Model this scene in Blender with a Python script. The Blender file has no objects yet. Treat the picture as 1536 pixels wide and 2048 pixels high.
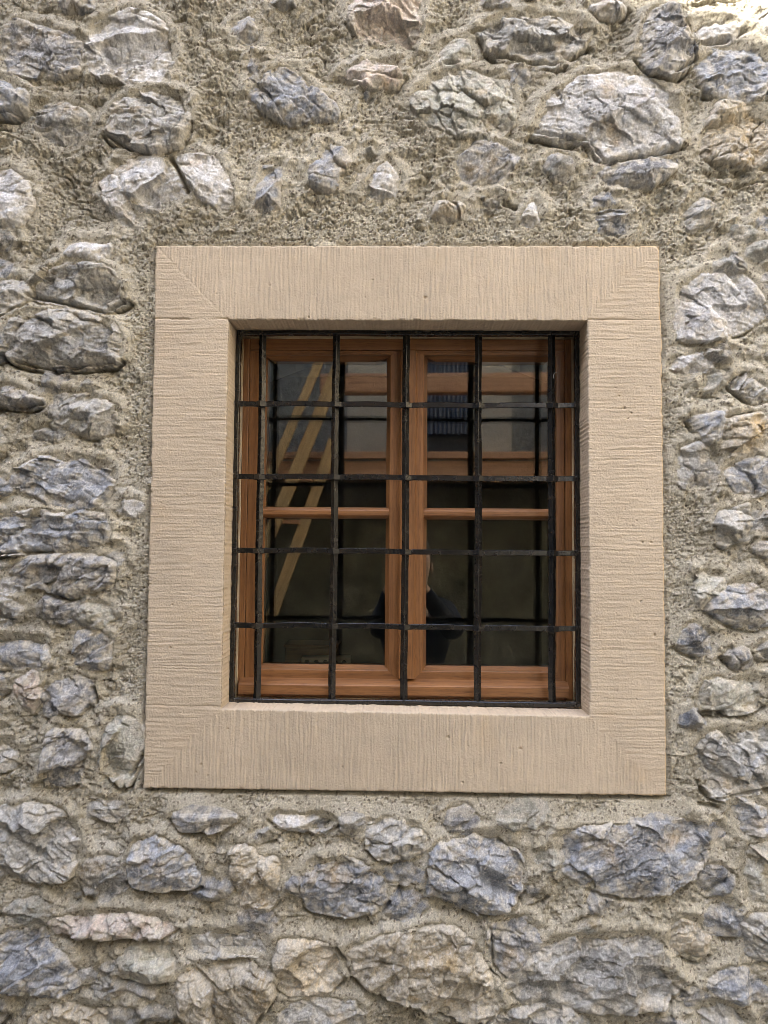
import bpy, bmesh, math, random
import numpy as np
from mathutils import Vector, Matrix
R = math.radians
random.seed(5)
sc = bpy.context.scene
COL = sc.collection

# ------------------------------------------------------------------ camera
PITCH, YAW, ROLL = R(2.958), R(1.2027), R(-0.4864)
FPX, CXP, CYP, DIST = 1538.0, 768.0, 1024.0, 1.6
def rotm(p, y, r):
    Rx = np.array([[1, 0, 0], [0, math.cos(p), -math.sin(p)], [0, math.sin(p), math.cos(p)]])
    Rz = np.array([[math.cos(y), -math.sin(y), 0], [math.sin(y), math.cos(y), 0], [0, 0, 1]])
    Ry = np.array([[math.cos(r), 0, math.sin(r)], [0, 1, 0], [-math.sin(r), 0, math.cos(r)]])
    return Rz @ Rx @ Ry
RM = rotm(PITCH, YAW, ROLL)
cd = bpy.data.cameras.new('camera')
cam = bpy.data.objects.new('camera', cd); COL.objects.link(cam)
cd.sensor_fit = 'VERTICAL'; cd.sensor_height = 36.0; cd.lens = FPX / 2048 * 36.0
cd.clip_start = 0.01; cd.clip_end = 500
m4 = Matrix(((RM[0][0], RM[0][2], -RM[0][1], 0), (RM[1][0], RM[1][2], -RM[1][1], -DIST), (RM[2][0], RM[2][2], -RM[2][1], 0), (0, 0, 0, 1)))
cam.matrix_world = m4
sc.camera = cam
def W(px, py, y=0.0):
    """photo pixel -> (x, z) on the vertical plane at depth y"""
    d = RM @ np.array([(px - CXP) / FPX, 1.0, -(py - CYP) / FPX])
    t = (y + DIST) / d[1]
    return (d[0] * t, d[2] * t)

# ------------------------------------------------------------------ light
SUN = Vector((-0.38, -0.58, 0.72)).normalized()
w = bpy.data.worlds.new('World'); sc.world = w; w.use_nodes = True
nt = w.node_tree; nt.nodes.clear()
sky = nt.nodes.new('ShaderNodeTexSky'); sky.sky_type = 'NISHITA'; sky.sun_disc = False
sky.sun_elevation = math.asin(SUN.z); sky.sun_rotation = math.atan2(SUN.x, SUN.y)
sky.air_density = 1.0; sky.dust_density = 2.0
bg = nt.nodes.new('ShaderNodeBackground'); bg.inputs[1].default_value = 0.15
wo = nt.nodes.new('ShaderNodeOutputWorld')
nt.links.new(sky.outputs[0], bg.inputs[0]); nt.links.new(bg.outputs[0], wo.inputs[0])
sl = bpy.data.lights.new('sun', 'SUN'); sl.energy = 4.2; sl.angle = R(0.53); sl.color = (1.0, 0.93, 0.82)
so = bpy.data.objects.new('sun', sl); COL.objects.link(so)
so.rotation_euler = SUN.to_track_quat('Z', 'Y').to_euler()
sc.view_settings.view_transform = 'Standard'; sc.view_settings.look = 'None'
sc.view_settings.gamma = 1.0; sc.view_settings.exposure = 2.85
sc.cycles.max_bounces = 8; sc.cycles.diffuse_bounces = 4; sc.cycles.glossy_bounces = 4
sc.cycles.transparent_max_bounces = 12
sc.cycles.use_denoising = True; sc.cycles.filter_width = 0.7; sc.cycles.use_adaptive_sampling = False

# ------------------------------------------------------------------ helpers
def tag(o, label=None, cat=None, group=None, kind=None):
    if label: o['label'] = label
    if cat: o['category'] = cat
    if group: o['group'] = group
    if kind: o['kind'] = kind
    return o
def empty(name, loc, label=None, cat=None, group=None, kind=None):
    o = bpy.data.objects.new(name, None); COL.objects.link(o); o.location = loc
    o.empty_display_size = 0.05
    return tag(o, label, cat, group, kind)
def link_mesh(name, me, mat, parent=None, smooth=False):
    o = bpy.data.objects.new(name, me); COL.objects.link(o)
    if mat is not None: me.materials.append(mat)
    if smooth: me.polygons.foreach_set('use_smooth', [True] * len(me.polygons))
    if parent is not None:
        o.parent = parent
        o.matrix_parent_inverse = Matrix.Translation(-Vector(parent.location))
    return o
def bm_obj(name, bm, mat, parent=None, smooth=False):
    bmesh.ops.recalc_face_normals(bm, faces=bm.faces[:])
    me = bpy.data.meshes.new(name); bm.to_mesh(me); bm.free()
    return link_mesh(name, me, mat, parent, smooth)
def box(bm, x0, x1, y0, y1, z0, z1, bev=0.0, segs=2):
    r = bmesh.ops.create_cube(bm, size=1.0)
    vs = r['verts']
    for v in vs:
        v.co.x = x0 if v.co.x < 0 else x1
        v.co.y = y0 if v.co.y < 0 else y1
        v.co.z = z0 if v.co.z < 0 else z1
    if bev > 0:
        es = list({e for v in vs for e in v.link_edges})
        bmesh.ops.bevel(bm, geom=es, offset=bev, segments=segs, affect='EDGES', profile=0.5)
def boxobj(name, b, mat, parent=None, bev=0.0):
    bm = bmesh.new(); box(bm, *b, bev=bev)
    return bm_obj(name, bm, mat, parent)
def prism(bm, pts, axis, a0, a1):
    """extrude polygon pts; axis 'x': pts are (y,z); 'z': pts are (x,y); 'y': pts are (x,z)"""
    def mk(p, a):
        if axis == 'x': return (a, p[0], p[1])
        if axis == 'z': return (p[0], p[1], a)
        return (p[0], a, p[1])
    v0 = [bm.verts.new(mk(p, a0)) for p in pts]; v1 = [bm.verts.new(mk(p, a1)) for p in pts]
    bm.faces.new(v0); bm.faces.new(list(reversed(v1)))
    n = len(pts)
    for i in range(n):
        bm.faces.new((v0[i], v1[i], v1[(i + 1) % n], v0[(i + 1) % n]))

# ------------------------------------------------------------------ numpy noise
def _tab(seed):
    r = np.random.RandomState(seed); return r.permutation(4096).astype(np.int32), r
def pnoise(x, z, seed=0):
    perm, r = _tab(seed); ang = r.rand(4096) * 2 * np.pi
    gx, gz = np.cos(ang).astype(np.float32), np.sin(ang).astype(np.float32)
    xi = np.floor(x).astype(np.int32); zi = np.floor(z).astype(np.int32)
    fx = (x - xi).astype(np.float32); fz = (z - zi).astype(np.float32)
    def h(a, b): return perm[(perm[a & 4095] + b) & 4095]
    u = fx * fx * fx * (fx * (fx * 6 - 15) + 10); v = fz * fz * fz * (fz * (fz * 6 - 15) + 10)
    def g(a, b, dx, dz):
        k = h(a, b); return gx[k] * dx + gz[k] * dz
    n0 = g(xi, zi, fx, fz) * (1 - u) + g(xi + 1, zi, fx - 1, fz) * u
    n1 = g(xi, zi + 1, fx, fz - 1) * (1 - u) + g(xi + 1, zi + 1, fx - 1, fz - 1) * u
    return (n0 * (1 - v) + n1 * v) * 1.5
def fbm(x, z, f, octs, gain=0.5, seed=0, ridged=False):
    s = 0; a = 1.0; t = 0
    for i in range(octs):
        n = pnoise(x * f + 13.7 * i, z * f - 7.3 * i, seed + i * 17)
        if ridged: n = 1 - 2 * np.abs(n)
        s = s + a * n; t += a; a *= gain; f *= 2.03
    return s / t
def worley(x, z, f, seed=0, second=False):
    perm, r = _tab(seed); jx = r.rand(4096).astype(np.float32); jz = r.rand(4096).astype(np.float32)
    X = x * f; Z = z * f; xi = np.floor(X).astype(np.int32); zi = np.floor(Z).astype(np.int32)
    d1 = np.full(X.shape, 9.0, np.float32); d2 = d1.copy(); cid = np.zeros(X.shape, np.int32); ox = d1.copy(); oz = d1.copy()
    for a in (-1, 0, 1):
        for b in (-1, 0, 1):
            k = perm[(perm[(xi + a) & 4095] + zi + b) & 4095]
            ex = X - (xi + a + jx[k]); ez = Z - (zi + b + jz[k]); d = np.sqrt(ex ** 2 + ez ** 2).astype(np.float32)
            m = d < d1; ox = np.where(m, ex, ox); oz = np.where(m, ez, oz)
            d2 = np.where(m, d1, np.minimum(d2, d)); cid = np.where(m, k, cid); d1 = np.where(m, d, d1)
    return (d1, d2, cid, ox, oz) if second else (d1, d2, cid)
def facets(x, z, f, seed, slope=1.0, step=0.3):
    """broken rock: every cell is a plane of its own tilt and level"""
    wx = x + 0.25 / f * fbm(x, z, f * 1.3, 3, 0.6, seed + 1); wz = z + 0.25 / f * fbm(x, z, f * 1.3, 3, 0.6, seed + 2)
    d1, d2, c, ox, oz = worley(wx, wz, f, seed, True)
    r = np.random.RandomState(seed + 5); a = r.rand(4096) * 6.283; m = r.rand(4096) * slope; l = (r.rand(4096) - .5) * step
    soft = np.clip((d2 - d1) * 5, 0, 1)
    return ((np.cos(a) * m)[c] * ox + (np.sin(a) * m)[c] * oz + l[c] * soft).astype(np.float32) / f
def sstep(a, b, x):
    t = np.clip((x - a) / (b - a), 0, 1); return t * t * (3 - 2 * t)

# ------------------------------------------------------------------ node materials
def newmat(name):
    m = bpy.data.materials.new(name); m.use_nodes = True
    n = m.node_tree.nodes; b = n['Principled BSDF']
    return m, m.node_tree, n, b
def node(nt, t, **kw):
    n = nt.nodes.new(t)
    for k, v in kw.items():
        if k.startswith('_'): setattr(n, k[1:], v)
        else: n.inputs[k].default_value = v
    return n
def mix(nt, a, b, fac, mode='MIX'):
    n = nt.nodes.new('ShaderNodeMix'); n.data_type = 'RGBA'; n.blend_type = mode
    for idx, s in ((6, a), (7, b), (0, fac)):
        if hasattr(s, 'links'): nt.links.new(s, n.inputs[idx])
        else: n.inputs[idx].default_value = s if idx == 0 else (*s, 1) if len(s) == 3 else s
    return n.outputs[2]
def ramp(nt, src, stops):
    n = nt.nodes.new('ShaderNodeValToRGB'); nt.links.new(src, n.inputs[0])
    e = n.color_ramp.elements
    while len(e) < len(stops): e.new(0.5)
    for i, (p, c) in enumerate(stops):
        e[i].position = p; e[i].color = (*c, 1) if len(c) == 3 else c
    return n.outputs[0]
def coords(nt, scale=(1, 1, 1), kind='Object'):
    tc = nt.nodes.new('ShaderNodeTexCoord'); mp = nt.nodes.new('ShaderNodeMapping')
    mp.inputs['Scale'].default_value = scale
    nt.links.new(tc.outputs[kind], mp.inputs[0]); return mp.outputs[0]
def noise(nt, vec, scale, detail=4, rough=0.55):
    n = node(nt, 'ShaderNodeTexNoise', Scale=scale, Detail=detail, Roughness=rough)
    nt.links.new(vec, n.inputs['Vector']); return n.outputs['Fac']
def bump(nt, src, dist, strength=1.0, prev=None):
    n = node(nt, 'ShaderNodeBump', Strength=strength, Distance=dist)
    nt.links.new(src, n.inputs['Height'])
    if prev is not None: nt.links.new(prev, n.inputs['Normal'])
    return n.outputs[0]

def attr_mat(name, bump1=0.0012, f1=420, vary=0.25, rough=0.93):
    m, t, n, b = newmat(name)
    at = t.nodes.new('ShaderNodeAttribute'); at.attribute_name = 'Col'
    v = coords(t)
    n1 = noise(t, v, f1, 5, 0.65); n2 = noise(t, v, 1300, 3, 0.6)
    f = ramp(t, n1, [(0.3, (1 - vary,) * 3), (0.7, (1 + vary,) * 3)])
    g = ramp(t, n2, [(0.3, (0.86,) * 3), (0.7, (1.12,) * 3)])
    c = mix(t, mix(t, at.outputs['Color'], f, 1.0, 'MULTIPLY'), g, 1.0, 'MULTIPLY')
    t.links.new(c, b.inputs['Base Color'])
    b.inputs['Roughness'].default_value = rough; b.inputs['Specular IOR Level'].default_value = 0.25
    bb = bump(t, n1, bump1); bb = bump(t, n2, bump1 * 0.4, 1.0, bb)
    t.links.new(bb, b.inputs['Normal'])
    return m
M_MORTAR = attr_mat('lime_mortar', 0.0042, 300, 0.38)
M_STONE = attr_mat('limestone', 0.0028, 210, 0.32, 0.75)
M_SAND = attr_mat('tooled_sandstone', 0.0005, 700, 0.10)

def plain(name, col, rough=0.8, var=0.15, scale=8, bmp=0.002, bscale=60, metal=0, spec=0.5, second=None):
    m, t, n, b = newmat(name); v = coords(t)
    n1 = noise(t, v, scale, 6, 0.6)
    a = tuple(c * (1 - var) for c in col); c2 = tuple(c * (1 + var) for c in col) if second is None else second
    t.links.new(ramp(t, n1, [(0.3, a), (0.7, c2)]), b.inputs['Base Color'])
    b.inputs['Roughness'].default_value = rough; b.inputs['Metallic'].default_value = metal
    b.inputs['Specular IOR Level'].default_value = spec
    if bmp: t.links.new(bump(t, noise(t, v, bscale, 5, 0.6), bmp), b.inputs['Normal'])
    return m
def wood(name, axis, dark, light, coat=0.35, k=1.0):
    m, t, n, b = newmat(name)
    s = {'x': (0.06, 1, 1), 'z': (1, 1, 0.06), 'y': (1, 0.06, 1)}[axis]
    v = coords(t, s)
    big = noise(t, v, 26 * k, 3, 0.5)
    wv = node(t, 'ShaderNodeTexWave', Scale=22 * k, Distortion=9.0, Detail=3.0)
    wv.inputs['Detail Scale'].default_value = 1.4
    wv.bands_direction = 'X' if axis == 'z' else 'Z'
    t.links.new(v, wv.inputs['Vector'])
    fine = noise(t, v, 420 * k, 3, 0.7)
    c = ramp(t, big, [(0.25, dark), (0.75, light)])
    c = mix(t, c, ramp(t, wv.outputs['Fac'], [(0.0, (0.72, 0.66, 0.6)), (0.5, (1, 1, 1))]), 0.65, 'MULTIPLY')
    c = mix(t, c, ramp(t, fine, [(0.36, (0.62, 0.55, 0.5)), (0.5, (1.05, 1.05, 1.05))]), 0.75, 'MULTIPLY')
    t.links.new(c, b.inputs['Base Color'])
    b.inputs['Roughness'].default_value = 0.5
    b.inputs['Coat Weight'].default_value = coat; b.inputs['Coat Roughness'].default_value = 0.35
    t.links.new(bump(t, fine, 0.0004), b.inputs['Normal'])
    return m
OAK_V = wood('oak_upright', 'z', (0.20, 0.085, 0.025), (0.30, 0.138, 0.046))
OAK_H = wood('oak_level', 'x', (0.20, 0.085, 0.025), (0.30, 0.138, 0.046))
PINE = wood('pine_timber', 'z', (0.46, 0.29, 0.13), (0.62, 0.43, 0.22), 0.0, 0.25)
PINE_H = wood('pine_timber_level', 'x', (0.36, 0.17, 0.09), (0.52, 0.28, 0.15), 0.0, 0.25)
M_PUTTY = plain('pale_sealant', (0.56, 0.46, 0.31), 0.8, 0.12, 40, 0.001, 200)

def iron():
    m, t, n, b = newmat('black_painted_iron'); v = coords(t); b.inputs['Specular IOR Level'].default_value = 0.6
    n1 = noise(t, v, 55, 5, 0.6); n2 = noise(t, v, 190, 4, 0.65); n3 = noise(t, v, 14, 3, 0.5)
    chips = ramp(t, n2, [(0.77, (0, 0, 0)), (0.80, (1, 1, 1))])
    gm = t.nodes.new('ShaderNodeNewGeometry')
    wr = ramp(t, gm.outputs['Pointiness'], [(0.58, (0, 0, 0)), (0.66, (1, 1, 1))]); wn = ramp(t, n2, [(0.46, (0, 0, 0)), (0.56, (1, 1, 1))])
    c = mix(t, ramp(t, n3, [(0.3, (0.005, 0.006, 0.007)), (0.7, (0.013, 0.012, 0.011))]), (0.22, 0.20, 0.17), chips)
    c = mix(t, c, (0.17, 0.165, 0.15), mix(t, wr, wn, 1.0, 'MULTIPLY'))  # paler convex edges: worn paint, also glints at the crossings put into colour
    t.links.new(c, b.inputs['Base Color'])
    t.links.new(ramp(t, n1, [(0.3, (0.12,) * 3), (0.7, (0.34,) * 3)]), b.inputs['Roughness'])
    bb = bump(t, n1, 0.0006); bb = bump(t, n2, 0.0003, 1.0, bb)
    t.links.new(bb, b.inputs['Normal'])
    return m
M_IRON = iron()
def glass():
    m, t, n, b = newmat('coated_window_glass'); n.remove(b)
    out = [x for x in n if x.type == 'OUTPUT_MATERIAL'][0]
    tr = node(t, 'ShaderNodeBsdfTransparent', Color=(0.93, 0.96, 0.94, 1)); gl = node(t, 'ShaderNodeBsdfGlossy', Roughness=0.0, Color=(0.97, 1.0, 1.0, 1))
    mx = node(t, 'ShaderNodeMixShader'); lw = node(t, 'ShaderNodeFresnel', IOR=2.0)
    t.links.new(lw.outputs[0], mx.inputs[0]); t.links.new(tr.outputs[0], mx.inputs[1]); t.links.new(gl.outputs[0], mx.inputs[2])
    # faint dust film
    v = coords(t); df = node(t, 'ShaderNodeBsdfDiffuse', Color=(0.5, 0.5, 0.47, 1)); m2 = node(t, 'ShaderNodeMixShader')
    t.links.new(ramp(t, noise(t, v, 9, 6, 0.7), [(0.45, (0.0,) * 3), (0.85, (0.03,) * 3)]), m2.inputs[0])
    t.links.new(mx.outputs[0], m2.inputs[1]); t.links.new(df.outputs[0], m2.inputs[2])
    t.links.new(m2.outputs[0], out.inputs[0])
    return m
M_GLASS = glass()

# ------------------------------------------------------------------ measures of the window surround
OX0, OX1, OZ0, OZ1 = -0.5252, 0.5455, -0.4906, 0.6489      # outer edge
IX0, IX1, IZ0, IZ1 = -0.3667, 0.3906, -0.3294, 0.4882      # opening
GROUND = -1.62

# ------------------------------------------------------------------ rubble wall
# stones of the wall: outline in photo pixels, kind, proudness (mm), crack under it 0..1
# kinds: g grey, b blue grey, w pale, o ochre, p pinkish, d dark, n green grey, t tan
ST = [
 ('w',[(175,100),(195,55),(235,30),(268,22),(320,45),(346,80),(346,122),(330,160),(290,165),(215,162),(185,145)],12,.1),
 ('d',[(8,95),(30,50),(65,48),(130,70),(165,85),(162,140),(120,158),(60,152),(25,143)],10,.3),
 ('d',[(120,0),(190,-5),(185,20),(150,28),(128,14)],10,.3),
 ('b',[(-20,160),(25,170),(55,195),(52,225),(20,232),(-20,228)],18,.9),
 ('g',[(70,225),(100,207),(150,213),(178,243),(155,295),(105,285),(75,262)],7,.1),
 ('g',[(215,250),(232,225),(275,192),(335,187),(372,200),(380,240),(362,285),(308,308),(262,298),(218,270)],24,.8),
 ('w',[(232,330),(260,314),(312,320),(352,352),(378,385),(350,402),(325,425),(280,420),(248,392),(228,350)],9,.2),
 ('w',[(200,370),(228,356),(250,400),(276,432),(250,450),(220,405)],4,0),
 ('w',[(352,315),(392,312),(430,320),(452,350),(462,400),(448,420),(400,395),(384,366),(365,340)],12,.2),
 ('b',[(500,180),(555,142),(585,140),(620,180),(660,205),(675,235),(640,240),(590,245),(530,222)],13,.3),
 ('b',[(500,128),(520,122),(522,160),(504,176)],6,.0),
 ('p',[(678,150),(730,132),(790,125),(808,150),(790,172),(740,172),(700,165)],9,.3),
 ('b',[(645,290),(690,305),(695,330),(670,350),(665,385),(625,370),(620,340),(645,325)],15,.3),
 ('b',[(525,335),(565,325),(560,370),(555,410),(520,435),(515,410)],9,.2),
 ('w',[(728,390),(760,345),(775,320),(800,360),(795,385),(760,400)],13,.2),
 ('w',[(-20,345),(30,350),(60,370),(70,410),(50,440),(20,460),(-20,430)],12,.2),
 ('w',[(145,485),(210,486),(225,512),(190,518),(142,508)],16,.5),
 ('g',[(66,592),(100,550),(145,528),(215,540),(245,572),(250,605),(215,624),(150,612),(85,600)],26,1),
 ('g',[(-20,575),(40,562),(62,580),(45,605),(10,620),(-20,625)],16,.7),
 ('p',[(700,40),(705,-15),(770,-18),(840,-8),(842,60),(825,100),(790,85),(740,80),(715,65)],11,.2),
 ('b',[(465,50),(500,40),(515,75),(500,95),(470,70)],6,.1),
 ('b',[(540,-10),(590,-12),(584,14),(560,20),(545,10)],8,.1),
 ('w',[(1180,8),(1218,5),(1248,20),(1238,32),(1195,30)],15,.5),
 ('g',[(955,55),(1018,38),(1118,40),(1178,55),(1165,95),(1123,115),(1118,133),(1048,130),(983,110)],19,.9),
 ('b',[(1018,133),(1068,135),(1073,160),(1043,190),(1016,160)],14,.5),
 ('n',[(878,90),(930,80),(938,120),(913,132),(888,130)],8,.6),
 ('n',[(823,205),(863,155),(933,145),(1008,160),(1023,210),(1018,258),(985,275),(918,270),(858,250)],10,.2),
 ('w',[(1066,268),(1093,205),(1148,170),(1218,152),(1298,150),(1338,190),(1350,235),(1353,300),(1288,312),(1208,325),(1178,290),(1113,280)],26,1),
 ('d',[(1278,90),(1300,30),(1348,25),(1358,55),(1383,100),(1378,130),(1343,155),(1308,145),(1278,125)],28,.8),
 ('w',[(1373,70),(1400,45),(1450,42),(1475,58),(1455,86),(1400,92)],18,.9),
 ('b',[(1388,130),(1418,100),(1508,92),(1540,125),(1533,190),(1468,207),(1418,190),(1395,150)],18,.6),
 ('o',[(1398,305),(1433,212),(1478,210),(1540,245),(1550,320),(1485,335),(1410,315)],17,.5),
 ('d',[(1198,343),(1283,320),(1353,315),(1335,350),(1293,372),(1210,370)],15,.3),
 ('d',[(915,325),(958,285),(1038,310),(1010,355),(968,370),(925,365)],5,.0),
 ('o',[(868,430),(885,405),(925,412),(915,437),(890,445)],10,.2),
 ('w',[(1044,440),(1070,405),(1082,435),(1060,450)],11,.3),
 ('g',[(1368,435),(1398,395),(1433,410),(1410,452),(1380,455)],7,.4),
 ('w',[(1348,650),(1353,580),(1408,548),(1478,550),(1518,590),(1533,630),(1483,660),(1418,680),(1358,675)],16,.5),
 ('g',[(11,703),(20,655),(52,632),(95,629),(143,623),(183,635),(226,649),(243,675),(238,726),(178,732),(103,738),(34,724)],30,1),
 ('d',[(-20,778),(23,772),(57,787),(70,800),(88,808),(52,814),(-20,804)],20,.9),
 ('g',[(106,792),(138,784),(183,790),(218,804),(236,815),(228,855),(200,868),(163,864),(108,850)],22,.5),
 ('b',[(29,945),(95,918),(160,918),(225,935),(228,975),(205,1005),(160,1013),(120,1005),(70,985),(30,970)],18,.5),
 ('b',[(-20,1038),(58,1024),(97,1026),(140,1032),(205,1032),(217,1058),(214,1082),(164,1085),(111,1101),(56,1101),(-20,1106)],24,.9),
 ('d',[(32,1135),(67,1112),(117,1112),(182,1110),(226,1129),(223,1158),(187,1176),(146,1189),(103,1176),(59,1164),(35,1158)],16,.4),
 ('b',[(-20,1280),(35,1272),(94,1281),(100,1308),(94,1331),(59,1334),(-20,1332)],18,.8),
 ('b',[(161,1267),(182,1255),(223,1281),(217,1331),(176,1331),(144,1322),(158,1299)],14,.4),
 ('d',[(85,1557),(103,1469),(117,1457),(164,1460),(182,1492),(176,1542),(141,1565),(97,1568)],20,.5),
 ('n',[(205,1513),(228,1419),(278,1439),(285,1510),(249,1571),(214,1542)],14,.7),
 ('g',[(-20,1490),(18,1483),(35,1498),(29,1527),(-20,1545)],12,.4),
 ('d',[(85,1390),(132,1346),(182,1366),(188,1395),(152,1425),(100,1433)],11,.5),
 ('p',[(26,1366),(73,1346),(88,1381),(59,1425),(38,1390)],10,.2),
 ('n',[(1403,776),(1418,734),(1445,740),(1450,758),(1440,784)],13,.4),
 ('g',[(1461,774),(1476,750),(1500,755),(1534,792),(1503,800)],16,.9),
 ('b',[(1381,832),(1424,834),(1447,824),(1437,869),(1413,879),(1397,856)],15,.8),
 ('o',[(1442,842),(1534,829),(1550,905),(1476,912),(1437,895)],17,.3),
 ('w',[(1340,722),(1397,713),(1424,724),(1397,750),(1344,745)],5,.0),
 ('g',[(1441,1025),(1498,1012),(1501,1078),(1441,1087),(1429,1056)],14,.4),
 ('n',[(1379,1156),(1404,1141),(1441,1147),(1448,1175),(1432,1209),(1398,1206)],15,.5),
 ('b',[(1407,1216),(1448,1180),(1498,1153),(1545,1187),(1550,1240),(1504,1256),(1435,1231)],20,.5),
 ('n',[(1394,1388),(1416,1359),(1516,1356),(1532,1388),(1523,1410),(1466,1419),(1404,1419)],14,1),
 ('g',[(1388,1500),(1426,1463),(1504,1460),(1550,1445),(1560,1560),(1513,1575),(1429,1591),(1407,1563)],14,.8),
 ('b',[(1457,1613),(1491,1588),(1520,1610),(1530,1660),(1480,1655)],13,.4),
 ('g',[(-20,1622),(50,1610),(110,1612),(155,1655),(165,1700),(140,1745),(75,1758),(-20,1752)],18,.4),
 ('b',[(263,1722),(275,1680),(320,1668),(380,1705),(405,1730),(395,1770),(325,1773),(268,1758)],26,.9),
 ('o',[(465,1685),(500,1690),(515,1715),(555,1718),(552,1790),(535,1815),(485,1810),(460,1780),(460,1720)],17,.6),
 ('b',[(605,1770),(628,1720),(700,1715),(765,1740),(772,1790),(750,1815),(690,1822),(620,1815)],18,.6),
 ('p',[(105,1832),(200,1820),(310,1825),(355,1842),(310,1870),(240,1868),(128,1860)],24,.9),
 ('b',[(-20,1945),(10,1860),(90,1848),(120,1895),(155,1930),(158,1965),(120,1986),(60,1975),(-10,1955)],22,.7),
 ('n',[(245,1910),(290,1880),(350,1885),(342,1940),(320,1958),(245,1945)],17,.6),
 ('t',[(355,1975),(380,1930),(450,1915),(540,1930),(545,1990),(500,2030),(430,2048),(362,2035)],22,.7),
 ('g',[(375,1865),(520,1860),(545,1905),(440,1905),(382,1905)],13,.4),
 ('o',[(550,1920),(565,1875),(645,1880),(688,1910),(683,1950),(640,1980),(568,1975)],22,.8),
 ('t',[(693,1895),(768,1870),(840,1855),(895,1840),(950,1890),(980,1950),(998,2015),(940,2035),(853,2010),(768,1985),(715,1950)],26,.8),
 ('w',[(545,1630),(630,1625),(670,1640),(645,1663),(565,1650)],12,.5),
 ('d',[(345,1630),(400,1610),(475,1632),(440,1652),(360,1652)],14,.5),
 ('t',[(50,2060),(90,2005),(215,2005),(222,2075),(45,2080)],16,.5),
 ('g',[(735,1640),(768,1636),(820,1640),(850,1672),(845,1698),(810,1710),(760,1705),(738,1690)],17,.5),
 ('b',[(848,1785),(873,1695),(938,1670),(1003,1665),(1038,1710),(1043,1770),(1003,1815),(908,1810)],18,.6),
 ('b',[(1113,1660),(1183,1655),(1248,1645),(1318,1620),(1398,1640),(1403,1720),(1348,1770),(1258,1788),(1168,1765),(1128,1740)],22,.5),
 ('d',[(980,1850),(1048,1830),(1078,1855),(1093,1880),(1043,1930),(1008,1940),(983,1920)],18,.5),
 ('g',[(1010,1960),(1098,1875),(1208,1865),(1308,1860),(1323,1930),(1358,1965),(1318,2005),(1218,2015),(1168,2010),(1058,2000)],26,.7),
 ('o',[(1328,1880),(1358,1835),(1413,1840),(1408,1900),(1388,1920)],15,.5),
 ('b',[(1413,1965),(1468,1930),(1518,1940),(1545,1985),(1488,1995),(1440,1985)],16,.4),
 ('g',[(1488,1835),(1550,1825),(1560,1915),(1493,1915)],14,.4),
 ('n',[(1490,1695),(1550,1680),(1560,1780),(1500,1790),(1480,1740)],14,.4),
 ('g',[(1000,2020),(1080,2010),(1180,2025),(1200,2085),(1000,2085)],16,.5),
 ('g',[(1390,2010),(1470,2005),(1500,2050),(1480,2085),(1400,2075)],14,.5),
 ('g',[(560,2010),(640,1995),(720,2005),(730,2080),(570,2080)],15,.5),
 ('g',[(1356,905),(1400,890),(1440,930),(1420,980),(1360,970)],6,.1),
 ('b',[(1450,935),(1530,920),(1550,975),(1480,995)],13,.4),
]
# deep open joints: (points, half width mm, depth mm)
CR = [([(345,322),(362,350),(378,385)],3.5,22), ([(62,596),(110,606),(160,618),(215,630),(250,610)],4,22), ([(0,234),(45,236)],4,20),
 ([(1208,330),(1290,318),(1350,306)],3.5,20), ([(1068,270),(1115,284),(1178,294),(1205,328)],2.5,14), ([(983,113),(1048,134),(1118,136)],3,16),
 ([(1343,158),(1385,128),(1378,100)],3,18), ([(1404,1423),(1440,1424)],4.5,26), ([(1430,1594),(1513,1579),(1550,1573)],2.8,16), ([(1396,1606),(1432,1614)],5,20),
 ([(676,1890),(688,1912)],4,22), ([(798,1770),(800,1785)],4,16), ([(190,1375),(198,1405)],4,20), ([(-10,816),(50,818),(92,812)],4,22), ([(-10,1110),(56,1105),(111,1104)],3.5,20),
 ([(36,726),(103,742),(178,737),(236,731)],3.5,16), ([(1008,410),(1030,420)],5,20), ([(250,1574),(285,1512)],3,18), ([(120,1864),(240,1873),(308,1875)],4,20), ([(1373,92),(1400,96),(1450,90)],4,18),
 ([(1461,778),(1480,752)],4,18), ([(216,275),(262,303),(300,312)],3.5,18), ([(1440,838),(1500,826)],3,12), ([(888,133),(915,134)],3,12), ([(980,1850),(985,1925),(1008,1945)],2.5,12)]

GX_A, GX_B, GZ_A, GZ_B = -0.875, 0.85, -1.03, 1.20
def axis(a, b, step, lo, hi):
    core = np.arange(a, b, step); out = [core]
    s = step; x = a; L = []
    while x > lo:
        s = min(s * 1.06, 0.05); x -= s; L.append(x)
    s = step; x = core[-1]; H = []
    while x < hi:
        s = min(s * 1.06, 0.05); x += s; H.append(x)
    return np.concatenate([np.array(L[::-1]), core, np.array(H)])
STEP = 0.0019
xs = axis(GX_A, GX_B, STEP, -6.0, 6.0); zs = axis(GZ_A, GZ_B, STEP, GROUND - 0.05, 5.2)
NX, NZ = len(xs), len(zs)
X, Z = np.meshgrid(xs, zs); X = X.astype(np.float32); Z = Z.astype(np.float32)

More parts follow.
